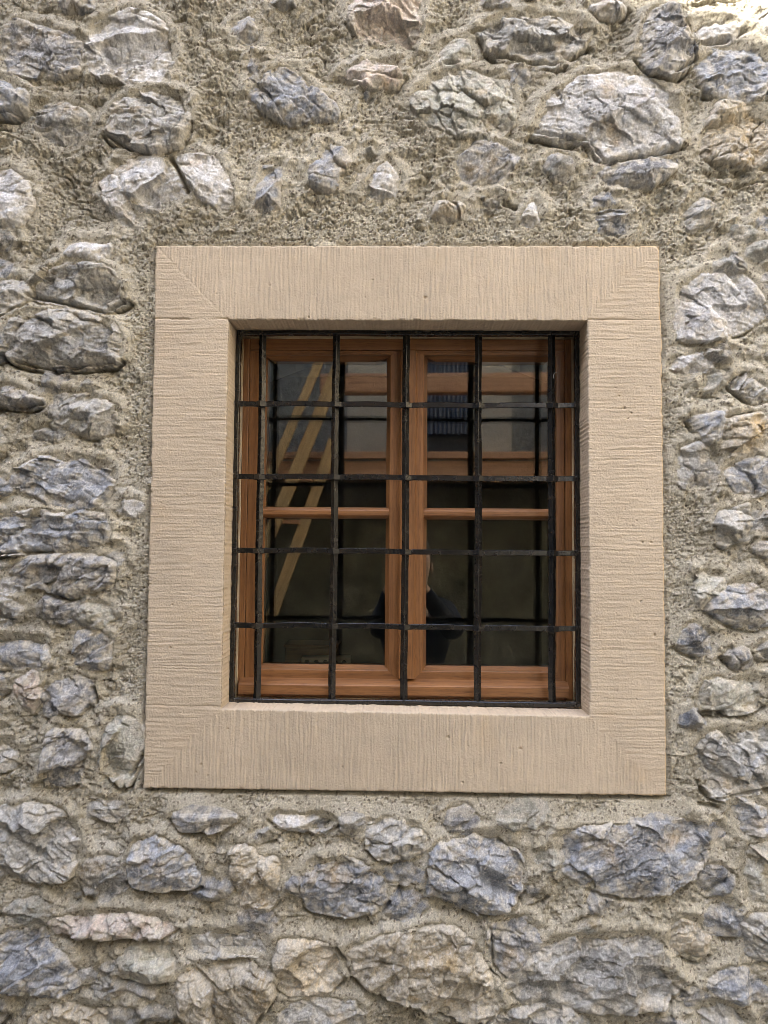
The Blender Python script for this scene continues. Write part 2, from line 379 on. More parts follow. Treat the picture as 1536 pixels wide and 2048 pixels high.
def polydist(px, pz, poly):
    """signed distance (inside positive) and downwardness of the nearest edge direction"""
    P = np.array(poly); n = len(P)
    best = np.full(px.shape, 1e9, np.float32); dz = np.zeros(px.shape, np.float32); inside = np.zeros(px.shape, bool)
    for i in range(n):
        ax, az = P[i]; bx, bz = P[(i + 1) % n]
        ex, ez = bx - ax, bz - az; L = ex * ex + ez * ez + 1e-12
        t = np.clip(((px - ax) * ex + (pz - az) * ez) / L, 0, 1)
        qx = ax + t * ex; qz = az + t * ez
        d = np.sqrt((px - qx) ** 2 + (pz - qz) ** 2)
        m = d < best; best = np.where(m, d, best); dz = np.where(m, qz - pz, dz)
        c = ((az > pz) != (bz > pz)) & (px < (bx - ax) * (pz - az) / (bz - az + 1e-12) + ax)
        inside ^= c
    down = np.where(inside, dz, -dz) / (best + 1e-6)
    return np.where(inside, best, -best), -down
def smooth_poly(P):
    out = []
    n = len(P)
    for i in range(n):
        a, b = np.array(P[i]), np.array(P[(i + 1) % n])
        out += [tuple(a * .88 + b * .12), tuple(a * .12 + b * .88)]
    return out

# edge line of the surround (rough sawn, slightly wavering)
def edge_wob(s, seed):
    s = np.asarray(s, dtype=np.float32)
    return 0.0009 * fbm(s, s * 0 + 0.37, 60, 3, 0.6, seed) + 0.0007 * pnoise(s * 260, s * 0 + 3.1, seed + 3)

# distance outside of the surround
dxs = np.maximum(np.maximum(OX0 - X, X - OX1), 0); dzs = np.maximum(np.maximum(OZ0 - Z, Z - OZ1), 0)
dsur = np.sqrt(dxs ** 2 + dzs ** 2)
# mortar bed
wx = X + 0.012 * fbm(X, Z, 14, 3, 0.5, 31); wz = Z + 0.012 * fbm(X, Z, 14, 3, 0.5, 57)
big = fbm(X, Z, 3.2, 3, 0.5, 3); med = fbm(wx, wz, 16, 4, 0.55, 9); lump = fbm(wx, wz, 48, 3, 0.6, 15)
def domes(x, z, f, seed):
    d1, d2, c = worley(x, z, f, seed)
    return np.sqrt(np.clip(1 - (d1 / 0.95) ** 2, 0, 1)) - 0.55 + 0.35 * ((c % 13) / 13.0 - .5)
g1 = domes(X + .3 * (wx - X), Z + .3 * (wz - Z), 85, 21); g2 = domes(X + .0015 * lump, Z, 150, 23); g3 = domes(X, Z + .001 * lump, 235, 25)
fine = fbm(X, Z, 300, 2, 0.6, 27)
smoothz = 1 - sstep(0.02, 0.075, dsur + 0.03 * med)         # trowelled band round the surround
rough = np.clip(0.75 + 1.1 * fbm(X, Z, 5, 2, 0.5, 77), 0.35, 1.5) * (1 - 0.7 * smoothz)
FA = facets(wx, wz, 22, 35, 0.9, 0.5)
M = -0.014 + 0.010 * big * (1 - .7 * smoothz) + 0.012 * med * rough + 0.0065 * lump * rough + 0.20 * FA * rough
gr1 = sstep(-0.3, 0.4, fbm(X, Z, 18, 3, 0.5, 29))
M += 0.0032 * g1 * (0.25 + 0.75 * rough) * gr1 + 0.0040 * g2 * (0.5 + 0.5 * rough) + 0.0034 * g3 + 0.0026 * fine
pit = worley(X, Z, 60, 51); M -= 0.007 * np.exp(-(pit[0] / 0.16) ** 2) * ((pit[2] % 5) < 2)
pit = worley(X, Z, 120, 53); M -= 0.005 * np.exp(-(pit[0] / 0.22) ** 2) * ((pit[2] % 5) < 2)
M += 0.004 * smoothz
c1, c2, cid = worley(wx, wz, 30, 41)
M += 0.005 * np.sqrt(np.clip(1 - (c1 / 0.62) ** 2, 0, 1)) * sstep(-0.05, 0.3, pnoise(X * 6, Z * 6, 43)) * (1 - smoothz)
c1, c2, cid = worley(wx, wz, 52, 47)
M += 0.0045 * np.sqrt(np.clip(1 - (c1 / 0.6) ** 2, 0, 1)) * sstep(-0.1, 0.3, pnoise(X * 8, Z * 8, 49)) * (1 - smoothz)
led = fbm(wx * 0.5, wz * 1.4, 11, 3, 0.5, 91)
M -= 0.010 * np.exp(-(led / 0.03) ** 2) * sstep(0.0, 0.35, fbm(X, Z, 7, 2, 0.5, 93)) * (1 - smoothz)
H = M.copy(); SID = np.zeros(X.shape, np.int32)
vein = fbm(wx, wz, 17, 4, 0.6, 61); vein2 = fbm(wx * 1.4, wz, 34, 4, 0.6, 63)
och = fbm(X, Z, 13, 4, 0.55, 67); tone = fbm(X, Z, 9, 3, 0.5, 71)
# mortar colour
def col3(c): return np.array(c, np.float32)
mc = col3((.56, .522, .42)) + (tone * 0.10)[..., None] * col3((1, .95, .8))
mc = mc + (0.10 * fbm(X, Z, 120, 3, 0.6, 73) + .08 * fbm(X, Z, 30, 3, .6, 74))[..., None]
gz = pnoise(X * 2.2, Z * 2.2, 79)
mc = mc * (1 + 0.18 * gz + .16 * fbm(X, Z, 7, 4, .6, 80))[..., None]
pale = 1.6 * sstep(0.1, 0.5, fbm(X, Z, 6, 3, 0.5, 83))[..., None]
mc = mc * (1 - 0.35 * pale) + col3((.66, .64, .57)) * 0.35 * pale
sand_shade = worley(X, Z, 210, 85); sg = (sand_shade[2] % 17)
mc = np.where((((sg == 3) | (sg == 11)) & (sand_shade[0] < .5))[..., None], col3((.26, .23, .18)), mc)  # dark sand grains, made frequent to paint shade in the interstices
mc = np.where(((sg == 7) & (sand_shade[0] < .45))[..., None], col3((.68, .64, .56)), mc)
C = mc.astype(np.float32)
KC = {'g': (.35, .35, .335), 'b': (.29, .31, .345), 'w': (.58, .585, .59), 'o': (.45, .40, .31), 'p': (.51, .45, .40), 'd': (.25, .255, .265), 'n': (.41, .41, .36), 't': (.43, .39, .31)}

def add_stone(poly_m, kind, proud, crack, sid, rs):
    global H, C, SID
    P = smooth_poly(poly_m)
    px = [p[0] for p in P]; pz = [p[1] for p in P]; pad = 0.05
    i0, i1 = np.searchsorted(xs, [min(px) - pad, max(px) + pad]); j0, j1 = np.searchsorted(zs, [min(pz) - pad, max(pz) + pad])
    if i1 - i0 < 3 or j1 - j0 < 3: return
    sl_ = (slice(j0, j1), slice(i0, i1)); x = X[sl_]; z = Z[sl_]
    sd, down = polydist(x, z, P)
    o = rs.rand() * 50
    sd = sd + 0.011 + 0.007 * fbm(x + o, z, 17, 3, 0.6, 101) + 0.004 * fbm(x + o, z, 60, 3, 0.6, 103) + 0.10 * facets(x + o, z, 30, 104, 1.0, .8)
    cx, cz = np.mean(px), np.mean(pz); rx = (max(px) - min(px)) / 2; rz = (max(pz) - min(pz)) / 2
    ux = (x - cx) / rx; uz = (z - cz) / rz
    h = np.full(x.shape, 1e9, np.float32); wxx = x + 0.02 * fbm(x + o, z, 12, 3, 0.5, 105); wzz = z + 0.02 * fbm(x, z + o, 12, 3, 0.5, 107)
    u2 = (wxx - cx) / rx; w2 = (wzz - cz) / rz
    k = 6 + rs.randint(3); a0 = rs.rand() * 6.28; sl0 = 0.010 + proud * 0.00030
    for q in range(k):
        a = a0 + q * 6.283 / k + rs.rand() * 0.5; s_ = sl0 * (0.5 + rs.rand() * 0.9)
        pl = 0.007 * rs.rand() + s_ * (0.35 + 0.3 * rs.rand()) - s_ * (np.cos(a) * u2 + np.sin(a) * w2)
        h = np.minimum(h, pl)
    h = np.minimum(h, 0.006 + 0.004 * rs.rand() + 0.004 * u2 * (rs.rand() - .5) + 0.006 * w2 * (rs.rand() - .5))
    fa = (0.35 + 0.65 * rs.rand()) * (0.6 if kind in 'wn' else 1.0)
    lay = rs.rand() * 1.2 - 0.6                              # bedding direction
    rot_x = x * math.cos(lay) + z * math.sin(lay); rot_z = -x * math.sin(lay) + z * math.cos(lay)
    rd = fbm(rot_x * 0.6 + o, rot_z * 1.7, 15, 4, 0.5, 109, True)
    h = h + 0.0016 * rd + 0.0030 * fbm(x + o, z, 30, 4, 0.6, 111) + 0.0011 * fbm(x + o, z, 150, 3, .6, 113)
    h = h + 0.30 * facets(rot_x * .8 + o, rot_z * 1.2, 9, 114, .7, .5) + fa * 0.42 * facets(rot_x * .7 + o, rot_z * 1.2, 17, 116, 1.0, .7) + fa * 0.30 * facets(rot_x * .8 + o, rot_z * 1.2, 44, 118, 1.0, .5) + (.05 + .12 * fa) * facets(x + o, z, 110, 120, 1.0, .5)
    st = fbm(rot_x * 0.5 + o, rot_z * 1.3, 8, 3, 0.5, 115) * 3; fr = st - np.floor(st)
    h = h + 0.0036 * fa * (np.floor(st) + sstep(0.0, 0.10, fr) - 1)
    ck = fbm(rot_x + o, rot_z * 1.5, 9, 4, 0.6, 123); h = h - 0.004 * np.exp(-(ck / .010) ** 2) * sstep(-.2, .2, fbm(x + o, z, 6, 2, .5, 129))
    top = proud * 0.0007
    wdt = 0.003 + 0.016 * np.clip(0.45 + 1.2 * fbm(x + o, z, 9, 2, 0.5, 125) - 0.25 * down, 0, 1)
    e = np.sqrt(np.clip(1 - (1 - np.clip(sd / wdt, 0, 1)) ** 2, 0, 1))
    base = -0.020
    hs = base + (top - 0.004 + h - base) * e
    mort = H[sl_] - 0.42 * np.maximum(sd, 0) + 0.005 * sstep(-.05, .5, fbm(x + o, z, 20, 3, .6, 127)) - sstep(0.016, 0.03, sd) * 0.03
    # open joint under the stone
    gate = sstep(-0.25, 0.35, fbm(x + o, z, 12, 2, 0.5, 117) + crack * 0.9 - 0.45)
    cr = crack * 0.028 * np.exp(-((sd + 0.0022) / 0.0038) ** 2) * sstep(0.1, 0.7, down) * gate
    rise = np.maximum(base + top + 0.012 - H[sl_], 0) * np.exp(-np.clip(-sd / 0.020, 0, 9) ** 1.5) * sstep(1.1, -0.1, down * (0.4 + crack)) * 0.95
    mort = mort + rise - cr
    mort = mort + 0.0035 * np.exp(-((sd + 0.009) / 0.007) ** 2) * sstep(0.2, -0.6, down)
    ins = (hs > mort) & (sd > 0)
    H[sl_] = np.where(ins, hs, mort)
    if sid: SID[sl_] = np.where(ins, sid, SID[sl_])
    # colour
    b = col3(KC[kind]) * (1.0 + 0.25 * rs.rand()); ox = rs.rand() * 9
    v1 = np.exp(-(vein[sl_] / 0.022) ** 2); v2 = np.exp(-((vein2[sl_] - 0.15 * rs.rand()) / 0.03) ** 2)
    cc = b * (1 + 0.5 * tone[sl_] + 0.5 * vein2[sl_] + 0.45 * fbm(x + ox, z, 30, 5, 0.65, 119) + .25 * fine[sl_])[..., None]
    oc = sstep(0.08 if kind in 'ont' else 0.14, 0.55, och[sl_] + 0.15 * vein[sl_])[..., None] * (0.9 if kind == 'o' else 0.55)
    cc = cc * (1 - oc) + col3((.54, .41, .22)) * oc
    if kind in 'pw':
        pk = sstep(0.1, 0.5, vein[sl_])[..., None] * (0.35 if kind == 'p' else 0.12); cc = cc * (1 - pk) + col3((.60, .42, .33)) * pk
    v3 = sstep(.12, .45, fbm(x + ox, z - ox, 16, 5, .65, 137)) * rs.rand()
    vv = np.clip(v1 * 0.9 + v2 * 0.6 + v3, 0, 1)[..., None] * (0.55 + 0.3 * rs.rand())
    cc = cc * (1 - vv) + col3((.70, .70, .69)) * vv
    dust = (sstep(0.0, 0.5, fbm(x + ox, z + ox, 45, 4, 0.6, 121) + 0.36 - sd * 8) * 0.85)[..., None]   # mortar smeared over the rim
    cc = cc * (1 - dust) + col3((.58, .55, .48)) * dust
    C[sl_] = np.where(ins[..., None], cc, C[sl_])

# stones beyond the photographed part first, by chance, then the traced ones
rs = np.random.RandomState(11)
vx0, vz1 = W(0, 0); vx1, vz0 = W(1536, 2048)
vx0 = min(vx0, W(0, 2048)[0]); vx1 = max(vx1, W(1536, 0)[0])
taken = []
for _ in range(2600):
    cx = rs.uniform(-5.8, 5.8); cz = rs.uniform(GROUND + .05, 5.0); rx = rs.uniform(.05, .15); rz = rx * rs.uniform(.45, .8)
    if vx0 - .02 < cx + rx and cx - rx < vx1 + .02 and vz0 - .02 < cz + rz and cz - rz < vz1 + .02: continue
    if any(abs(cx - a) < (rx + c) * .95 and abs(cz - b) < (rz + d) * .95 for a, b, c, d in taken): continue
    taken.append((cx, cz, rx, rz))
    n = rs.randint(7, 11); rot = rs.rand()
    poly = [(cx + rx * (.8 + .3 * rs.rand()) * math.cos(6.283 * (q + rot) / n), cz + rz * (.8 + .3 * rs.rand()) * math.sin(6.283 * (q + rot) / n)) for q in range(n)]
    add_stone(poly, 'gbwodpnt'[rs.randint(8)], rs.uniform(8, 24), rs.rand(), 0, rs)
mids = [(np.mean([p[0] for p in q[1]]), np.mean([p[1] for p in q[1]]), (max(p[0] for p in q[1]) - min(p[0] for p in q[1])) / 2, (max(p[1] for p in q[1]) - min(p[1] for p in q[1])) / 2) for q in ST]
rf = np.random.RandomState(33); frs = []
for _ in range(1500):
    a, b = rf.uniform(-30, 1570), rf.uniform(-20, 2080); r = rf.uniform(22, 55); q_ = rf.uniform(.5, .8)
    if 270 < a < 1365 and 450 < b < 1625: continue
    if not (b > 1615 or (a > 1365 and b > 420) or (a < 235 and b > 430) or (b < 450 and a > 900 and rf.rand() < .1)): continue
    if a > 1280 and 430 < b < 1600 and a - r * 1.2 < 1345: continue
    if any((max(abs(a - c) - d * .8, 0) ** 2 + max(abs(b - e) - f * .8, 0) ** 2) ** .5 < r * .78 for c, e, d, f in mids + frs): continue
    frs.append((a, b, r, r * q_)); n = rf.randint(6, 9); ro = rf.rand()
    add_stone([W(a + r * rf.uniform(.8, 1.25) * math.cos(6.283 * (q + ro) / n), b + r * q_ * rf.uniform(.75, 1.25) * math.sin(6.283 * (q + ro) / n)) for q in range(n)], 'gbwgdngb'[rf.randint(8)], rf.uniform(5, 15), rf.rand() * .8, 0, rf)
rf = np.random.RandomState(21); nfr = 0
while nfr < 150:
    a, b = rf.uniform(-20, 1560), rf.uniform(-20, 2070); r = rf.uniform(7, 24); nfr += 1
    if 285 < a < 1350 and 465 < b < 1615: continue
    if a < 900 and b < 470 and rf.rand() < .85: continue
    if any(abs(a - c) < d + r and abs(b - e) < f + r for c, e, d, f in mids + frs): continue
    frs.append((a, b, r, r)); n = rf.randint(5, 8); ro = rf.rand()
    add_stone([W(a + r * rf.uniform(.7, 1.4) * math.cos(6.283 * (q + ro) / n), b + r * rf.uniform(.5, 1.0) * math.sin(6.283 * (q + ro) / n)) for q in range(n)], 'gbwodngg'[rf.randint(8)], rf.uniform(4, 14), rf.rand(), 0, rf)
for i, (kind, pts, proud, crack) in enumerate(ST):
    add_stone([W(a, b, 0.005) for a, b in pts], kind, proud, crack, i + 1, np.random.RandomState(300 + i))
for pts, hw, dp in CR:
    Pm = [W(a, b, 0.012) for a, b in pts]
    px = [p[0] for p in Pm]; pz = [p[1] for p in Pm]
    i0, i1 = np.searchsorted(xs, [min(px) - .03, max(px) + .03]); j0, j1 = np.searchsorted(zs, [min(pz) - .03, max(pz) + .03])
    s_ = (slice(j0, j1), slice(i0, i1)); x = X[s_]; z = Z[s_]; best = np.full(x.shape, 1e9, np.float32)
    for (ax, az), (bx, bz) in zip(Pm[:-1], Pm[1:]):
        ex, ez = bx - ax, bz - az; t = np.clip(((x - ax) * ex + (z - az) * ez) / (ex * ex + ez * ez), 0, 1)
        best = np.minimum(best, np.sqrt((x - ax - t * ex) ** 2 + (z - az - t * ez) ** 2))
    best = best + 0.003 * fbm(x, z, 40, 3, 0.6, 131); wd = hw * 0.001 * (1 + 0.5 * pnoise(x * 25, z * 25, 133))
    H[s_] = H[s_] - dp * 0.001 * np.exp(-np.clip(best / wd, 0, 9) ** 2)
# next to the surround the bed tucks in behind its edge
near = sstep(0.014, 0.0, dsur)
H = H * (1 - near) + (-0.0125 - 0.012 * (Z < OZ0) - .005 * (X < OX0) + 0.015 * sstep(.05, .5, fbm(X, Z, 9, 4, .6, 99)) * (Z > OZ0) + 0.0022 * fine + 0.003 * med) * near
H = np.where(dsur < 0.05, np.minimum(H, -0.004 + 0.2 * np.maximum(dsur - 0.01, 0)), H)

def grid_mesh(name, Px, Py, Pz, Cc, fmask, mat, parent):
    """mesh from a vertex grid, only the quads where fmask; unused vertices dropped"""
    nz, nx = Px.shape
    j, i = np.nonzero(fmask)
    v00 = j * nx + i; quads = np.stack([v00, v00 + 1, v00 + nx + 1, v00 + nx], 1)
    used = np.zeros(nz * nx, bool); used[quads.ravel()] = True
    remap = np.cumsum(used) - 1; q = remap[quads].astype(np.int32)
    co = np.stack([Px.ravel()[used], Py.ravel()[used], Pz.ravel()[used]], 1).astype(np.float32)
    me = bpy.data.meshes.new(name)
    me.vertices.add(len(co)); me.vertices.foreach_set('co', co.ravel())
    nf = len(q); me.loops.add(nf * 4); me.loops.foreach_set('vertex_index', q.ravel())
    me.polygons.add(nf); me.polygons.foreach_set('loop_start', np.arange(0, nf * 4, 4, dtype=np.int32))
    me.polygons.foreach_set('loop_total', np.full(nf, 4, np.int32))
    me.update(calc_edges=True)
    a = me.attributes.new('Col', 'FLOAT_COLOR', 'POINT')
    cc = np.ones((len(co), 4), np.float32); cc[:, :3] = Cc.reshape(-1, 3)[used]
    a.data.foreach_set('color', cc.ravel())
    me.polygons.foreach_set('use_smooth', np.ones(nf, bool))
    o = bpy.data.objects.new(name, me); COL.objects.link(o); me.materials.append(mat)
    if parent is not None:
        o.parent = parent; o.matrix_parent_inverse = Matrix.Translation(-Vector(parent.location))
    return o

wall = empty('stone_wall', (0, 0.1, GROUND), 'rough rubble wall of grey limestone in coarse beige mortar around the barred window', 'wall')
inner = (X > OX0 + 0.012) & (X < OX1 - 0.012) & (Z > OZ0 + 0.012) & (Z < OZ1 - 0.012)
fin = inner[:-1, :-1] & inner[1:, 1:]
fid = SID[:-1, :-1]
# small sideways push so that steep flanks do not look combed
jx = 0.0007 * pnoise(X * 210, Z * 210, 141); jz = 0.0007 * pnoise(X * 210, Z * 210, 143)
core = (X > GX_A) & (X < GX_B) & (Z > GZ_A) & (Z < GZ_B)
VX = X + jx * core; VZ = Z + jz * core; VY = -H
grid_mesh('mortar', VX, VY, VZ, C, (fid == 0) & ~fin, M_MORTAR, wall)
for s in range(1, len(ST) + 1):
    fm = (fid == s) & ~fin
    if fm.sum() > 60:
        j, i = np.nonzero(fm); a, b, c, d = j.min(), j.max() + 2, i.min(), i.max() + 2
        grid_mesh('stone', VX[a:b, c:d], VY[a:b, c:d], VZ[a:b, c:d], C[a:b, c:d], fm[a:b - 1, c:d - 1], M_STONE, wall)
    elif fm.any():
        pass
M_PLASTER = plain('inner_plaster', (0.42, 0.40, 0.37), 0.95, 0.12, 5, 0.003, 30)
# body of the wall behind the facing (ring round the opening)
bm = bmesh.new()
box(bm, -6.0, OX0 + .02, .05, .60, GROUND, 5.2); box(bm, OX1 - .02, 6.0, .05, .60, GROUND, 5.2)
box(bm, OX0 + .02, OX1 - .02, .05, .60, OZ1 - .02, 5.2); box(bm, OX0 + .02, OX1 - .02, .05, .60, GROUND, OZ0 + .02)
bm_obj('wall_core', bm, M_PLASTER, wall)
# arched splay inside
bm = bmesh.new()
N = 24; rings = []
def arch(y, x0, x1, zb, zt, rise):
    pts = [(x0, y, zb), (x0, y, zt)]
    for q in range(1, N):
        t = q / N; pts.append((x0 + (x1 - x0) * t, y, zt + rise * math.sin(math.pi * t)))
    return pts + [(x1, y, zt), (x1, y, zb)]
A = [bm.verts.new(p) for p in arch(.185, IX0 - .012, IX1 + .012, IZ0 - .01, IZ1 - .01, 0.0)]
B = [bm.verts.new(p) for p in arch(.62, -.47, .51, IZ0 - .04, .455, .135)]
for q in range(len(A)): bm.faces.new((A[q], A[(q + 1) % len(A)], B[(q + 1) % len(A)], B[q]))
Cq = [bm.verts.new(p) for p in [(-.53, .621, OZ0), (-.53, .621, .72)] + [(-.53 + 1.1 * q / N, .621, .72) for q in range(1, N)] + [(.57, .621, .72), (.57, .621, OZ0)]]
for q in range(len(A)): bm.faces.new((B[q], B[(q + 1) % len(A)], Cq[(q + 1) % len(A)], Cq[q]))
bm_obj('embrasure', bm, M_PLASTER, wall)

# ------------------------------------------------------------------ tooled sandstone surround
sur = empty('window_surround', (0, 0, OZ0), 'beige sandstone window surround with tooled grooves and a mitred look at the corners', 'window surround')
def axis2(parts): return np.concatenate(parts)
s_ = 0.0014
gx = np.concatenate([np.linspace(OX0, IX0, int((IX0 - OX0) / s_)), np.linspace(IX0, IX1, int((IX1 - IX0) / s_))[1:], np.linspace(IX1, OX1, int((OX1 - IX1) / s_))[1:]])
gz = np.concatenate([np.linspace(OZ0, IZ0, int((IZ0 - OZ0) / s_)), np.linspace(IZ0, IZ1, int((IZ1 - IZ0) / s_))[1:], np.linspace(IZ1, OZ1, int((OZ1 - IZ1) / s_))[1:]])
iA, iB = int((IX0 - OX0) / s_) - 1, int((IX0 - OX0) / s_) - 1 + int((IX1 - IX0) / s_) - 1
jA, jB = int((IZ0 - OZ0) / s_) - 1, int((IZ0 - OZ0) / s_) - 1 + int((IZ1 - IZ0) / s_) - 1
SX, SZ = [a.astype(np.float32) for a in np.meshgrid(gx, gz)]
def tool(x, z, vertical, seed):
    """drag marks of a comb chisel: long wavering grooves"""
    if vertical: a, b = x, z
    else: a, b = z, x
    a = a + 0.0014 * fbm(a * 2, b * 0.9, 9, 3, 0.5, seed + 1)
    n = pnoise(a * 215, b * 10, seed) + 0.9 * pnoise(a * 345, b * 17, seed + 5) + 0.2 * pnoise(a * 70, b * 4, seed + 7)
    return n
vert = tool(SX, SZ, True, 201); hor = tool(SX, SZ, False, 211)
# mitre lines run from the outer corner to the opening corner
def side(x, z):
    tl = (x - OX0) / (IX0 - OX0); tr = (OX1 - x) / (OX1 - IX1); tt = (OZ1 - z) / (OZ1 - IZ1); tb = (z - OZ0) / (IZ0 - OZ0)
    return tl, tr, tt, tb
tl, tr, tt, tb = side(SX, SZ)
mh = np.minimum(tl, tr); mv = np.minimum(tt, tb)
bw_ = 0.03 + 0.09 * ((SX > 0) & (SZ > 0)) + .025 * (SZ < 0)
blend = sstep(-bw_, bw_, (mv - mh) + 0.06 * pnoise(SX * 60, SZ * 60, 219))   # 1 where jamb tooling runs
g = vert * (1 - blend) + hor * blend
amp = (0.0010 - 0.0005 * blend) * (1 + 0.45 * fbm(SX, SZ, 7, 3, 0.5, 221))
SH = amp * g * 0.9 + 0.0006 * fbm(SX, SZ, 5, 3, 0.5, 223) + 0.0007 * fbm(SX, SZ, 330, 2, 0.6, 225) + 0.0005 * fbm(SX, SZ, 60, 3, 0.6, 226)
SH -= 0.0005 * ((SX < 0) & (SZ > 0)) * np.exp(-((mv - mh) / 0.02) ** 2) * ((mv < 1) & (mh < 1))
# joints between the blocks
JT, JB = IZ1 + 0.002, IZ0 + 0.004
jl = 0.0012 * fbm(SX, SZ * 0, 30, 3, 0.5, 227)
for J in (JT, JB):
    out_ = (SX < IX0) | (SX > IX1)
    SH -= 0.0030 * np.exp(-((SZ - J - jl) / 0.0021) ** 2) * out_ * (1.0 if J > 0 else .4) * (0.6 + 0.6 * pnoise(SX * 30, SZ * 0 + J, 229))
# pores
rs = np.random.RandomState(4)
pores = [W(851,596) + (.0034,), W(617,634) + (.002,), W(1249,816) + (.003,), W(1262,826) + (.0018,), W(1256,838)+(.0018,), W(1238,792)+(.0016,), W(1302,1084)+(.0018,), W(1285,1085)+(.0022,), W(1281,1203)+(.0018,), W(1309,1270)+(.0022,), W(896,1474)+(.003,),
 W(1041,1497)+(.0028,), W(1001,1526)+(.0022,), W(925,1565)+(.0022,), W(402,1530)+(.0025,), W(455,1460)+(.0018,), W(392,1545)+(.0018,), W(415,1552)+(.0016,), W(344,1210)+(.0018,), W(340,1296)+(.0018,), W(540,570)+(.0018,), W(745,560)+(.0016,)]
for _ in range(150): pores.append((rs.uniform(OX0, OX1), rs.uniform(OZ0, OZ1), rs.uniform(.0007, .0015)))
for x, z, r in pores:
    i0, i1 = np.searchsorted(gx, [x - .008, x + .008]); j0, j1 = np.searchsorted(gz, [z - .008, z + .008])
    q = (slice(j0, j1), slice(i0, i1)); d = np.sqrt((SX[q] - x) ** 2 + ((SZ[q] - z) * .9) ** 2)
    SH[q] -= min(0.0035, r * 1.6) * np.exp(-(d / r) ** 4)
# rounded, chipped arrises
dout = np.minimum(np.minimum(SX - OX0, OX1 - SX), np.minimum(SZ - OZ0, OZ1 - SZ))
din = np.maximum(np.maximum(IX0 - SX, SX - IX1), np.maximum(IZ0 - SZ, SZ - IZ1))
chip = np.clip(fbm(SX, SZ, 45, 3, 0.6, 231), 0, 1)
rad = 0.0035 + 0.012 * chip
SH -= rad * (1 - np.sqrt(np.clip(1 - (1 - np.clip(dout / rad, 0, 1)) ** 2, 0, 1)))
rad2 = 0.0025 + 0.007 * chip
SH -= rad2 * (1 - np.sqrt(np.clip(1 - (1 - np.clip(din / rad2, 0, 1)) ** 2, 0, 1)))
def wobble(x, z):
    """in-plane wavering of all edges, and the slight fall of the sill to the right"""
    ax = 0.0018 * fbm(x, z, 30, 4, 0.6, 241) + 0.0010 * pnoise(x * 200, z * 200, 245)
    az = 0.0018 * fbm(x, z, 30, 4, 0.6, 251) + 0.0010 * pnoise(x * 200, z * 200, 255)
    lower = sstep(-0.15, IZ0, z) * sstep(OZ0, IZ0, z)
    az = az + lower * (0.0028 - 0.0058 * (x - IX0) / (IX1 - IX0))
    # lintel sits a few mm in from the jambs on both outer ends
    ax = ax + np.where(z > JT, 1, 0) * (np.where(x < IX0, 1, 0) * -0.001 + np.where(x > IX1, 1, 0) * -0.003) * 1.0
    return ax, az
ax_, az_ = wobble(SX, SZ)
st = fbm(SX, SZ, 4, 4, 0.55, 261)
scol = col3((.53, .45, .345)) * (1 + 0.10 * st + 0.10 * fbm(SX * .4 + blend, SZ, 40, 3, .6, 263) + 0.05 * g)[..., None]
yel = sstep(0.15, 0.6, fbm(SX, SZ, 8, 4, 0.6, 265))[..., None] * 0.3
scol = scol * (1 - yel) + col3((.56, .43, .28)) * yel
edge_y = (sstep(0.005, 0.0, dout) * 0.6 * (SX > IX1))[..., None]
scol = scol * (1 - edge_y) + col3((.62, .42, .20)) * edge_y
grime = sstep(0.05, .6, fbm(SX, SZ * .6, 5, 4, .6, 281) + 0.25 * (SZ < IZ0))[..., None] * .22
scol = scol * (1 - grime) + col3((.36, .32, .26)) * grime
FX, FY, FZ = SX + ax_, -SH, SZ + az_
ring = np.ones((len(gz) - 1, len(gx) - 1), bool); ring[jA:jB, iA:iB] = False
zc = SZ[:-1, :-1] + 0.0007
lint = ring & (zc > JT); sill = ring & (zc < JB); jl_ = ring & ~lint & ~sill & (SX[:-1, :-1] < 0); jr_ = ring & ~lint & ~sill & (SX[:-1, :-1] > 0)
def reveal(name_mask, X1, Y1, Z1, depth, dirv, parent, name, n=90):
    """strip running back from a row of front-face vertices"""
    t = np.linspace(0, 1, n); L = len(X1)
    T, K = np.meshgrid(t, np.arange(L), indexing='ij')
    px = np.repeat(X1[None], n, 0).copy(); py = np.repeat(Y1[None], n, 0).copy(); pz = np.repeat(Z1[None], n, 0).copy()
    py = py + T * depth
    s = (px if abs(dirv[1]) else pz)
    gr = 0.0007 * pnoise(s * 120 + T * depth * 60, T * depth * 60 - s * 30, 271) + 0.0005 * fbm(s, T * depth, 200, 2, .6, 273)
    fade = np.clip(T * 12, 0, 1)
    px += dirv[0] * gr * fade; pz += dirv[1] * gr * fade
    cc = col3((.55, .455, .34)) * (1 + 0.12 * fbm(s, T * depth, 30, 4, .6, 275))[..., None]
    return px, py, pz, cc
def block(name, mask, strips):
    """front face plus the strips returning into the wall, joined into one mesh"""
    o = grid_mesh(name, FX, FY, FZ, scol, mask, M_SAND, sur)
    objs = [o]
    for (jj, ii, depth, dirv) in strips:
        px, py, pz, cc = reveal(None, FX[jj, ii], FY[jj, ii], FZ[jj, ii], depth, dirv, sur, name, 70 if depth > .05 else 16)
        objs.append(grid_mesh(name, px, py, pz, cc, np.ones((px.shape[0] - 1, px.shape[1] - 1), bool), M_SAND, sur))
    bm = bmesh.new()
    lay = None
    for q in objs: bm.from_mesh(q.data)
    bmesh.ops.remove_doubles(bm, verts=bm.verts[:], dist=0.00002)
    bm.to_mesh(o.data); bm.free()
    for q in objs[1:]:
        me = q.data; bpy.data.objects.remove(q); bpy.data.meshes.remove(me)
    return o
nxg, nzg = len(gx), len(gz); jt = int(np.searchsorted(gz, JT)); jb = int(np.searchsorted(gz, JB))
RD = 0.150
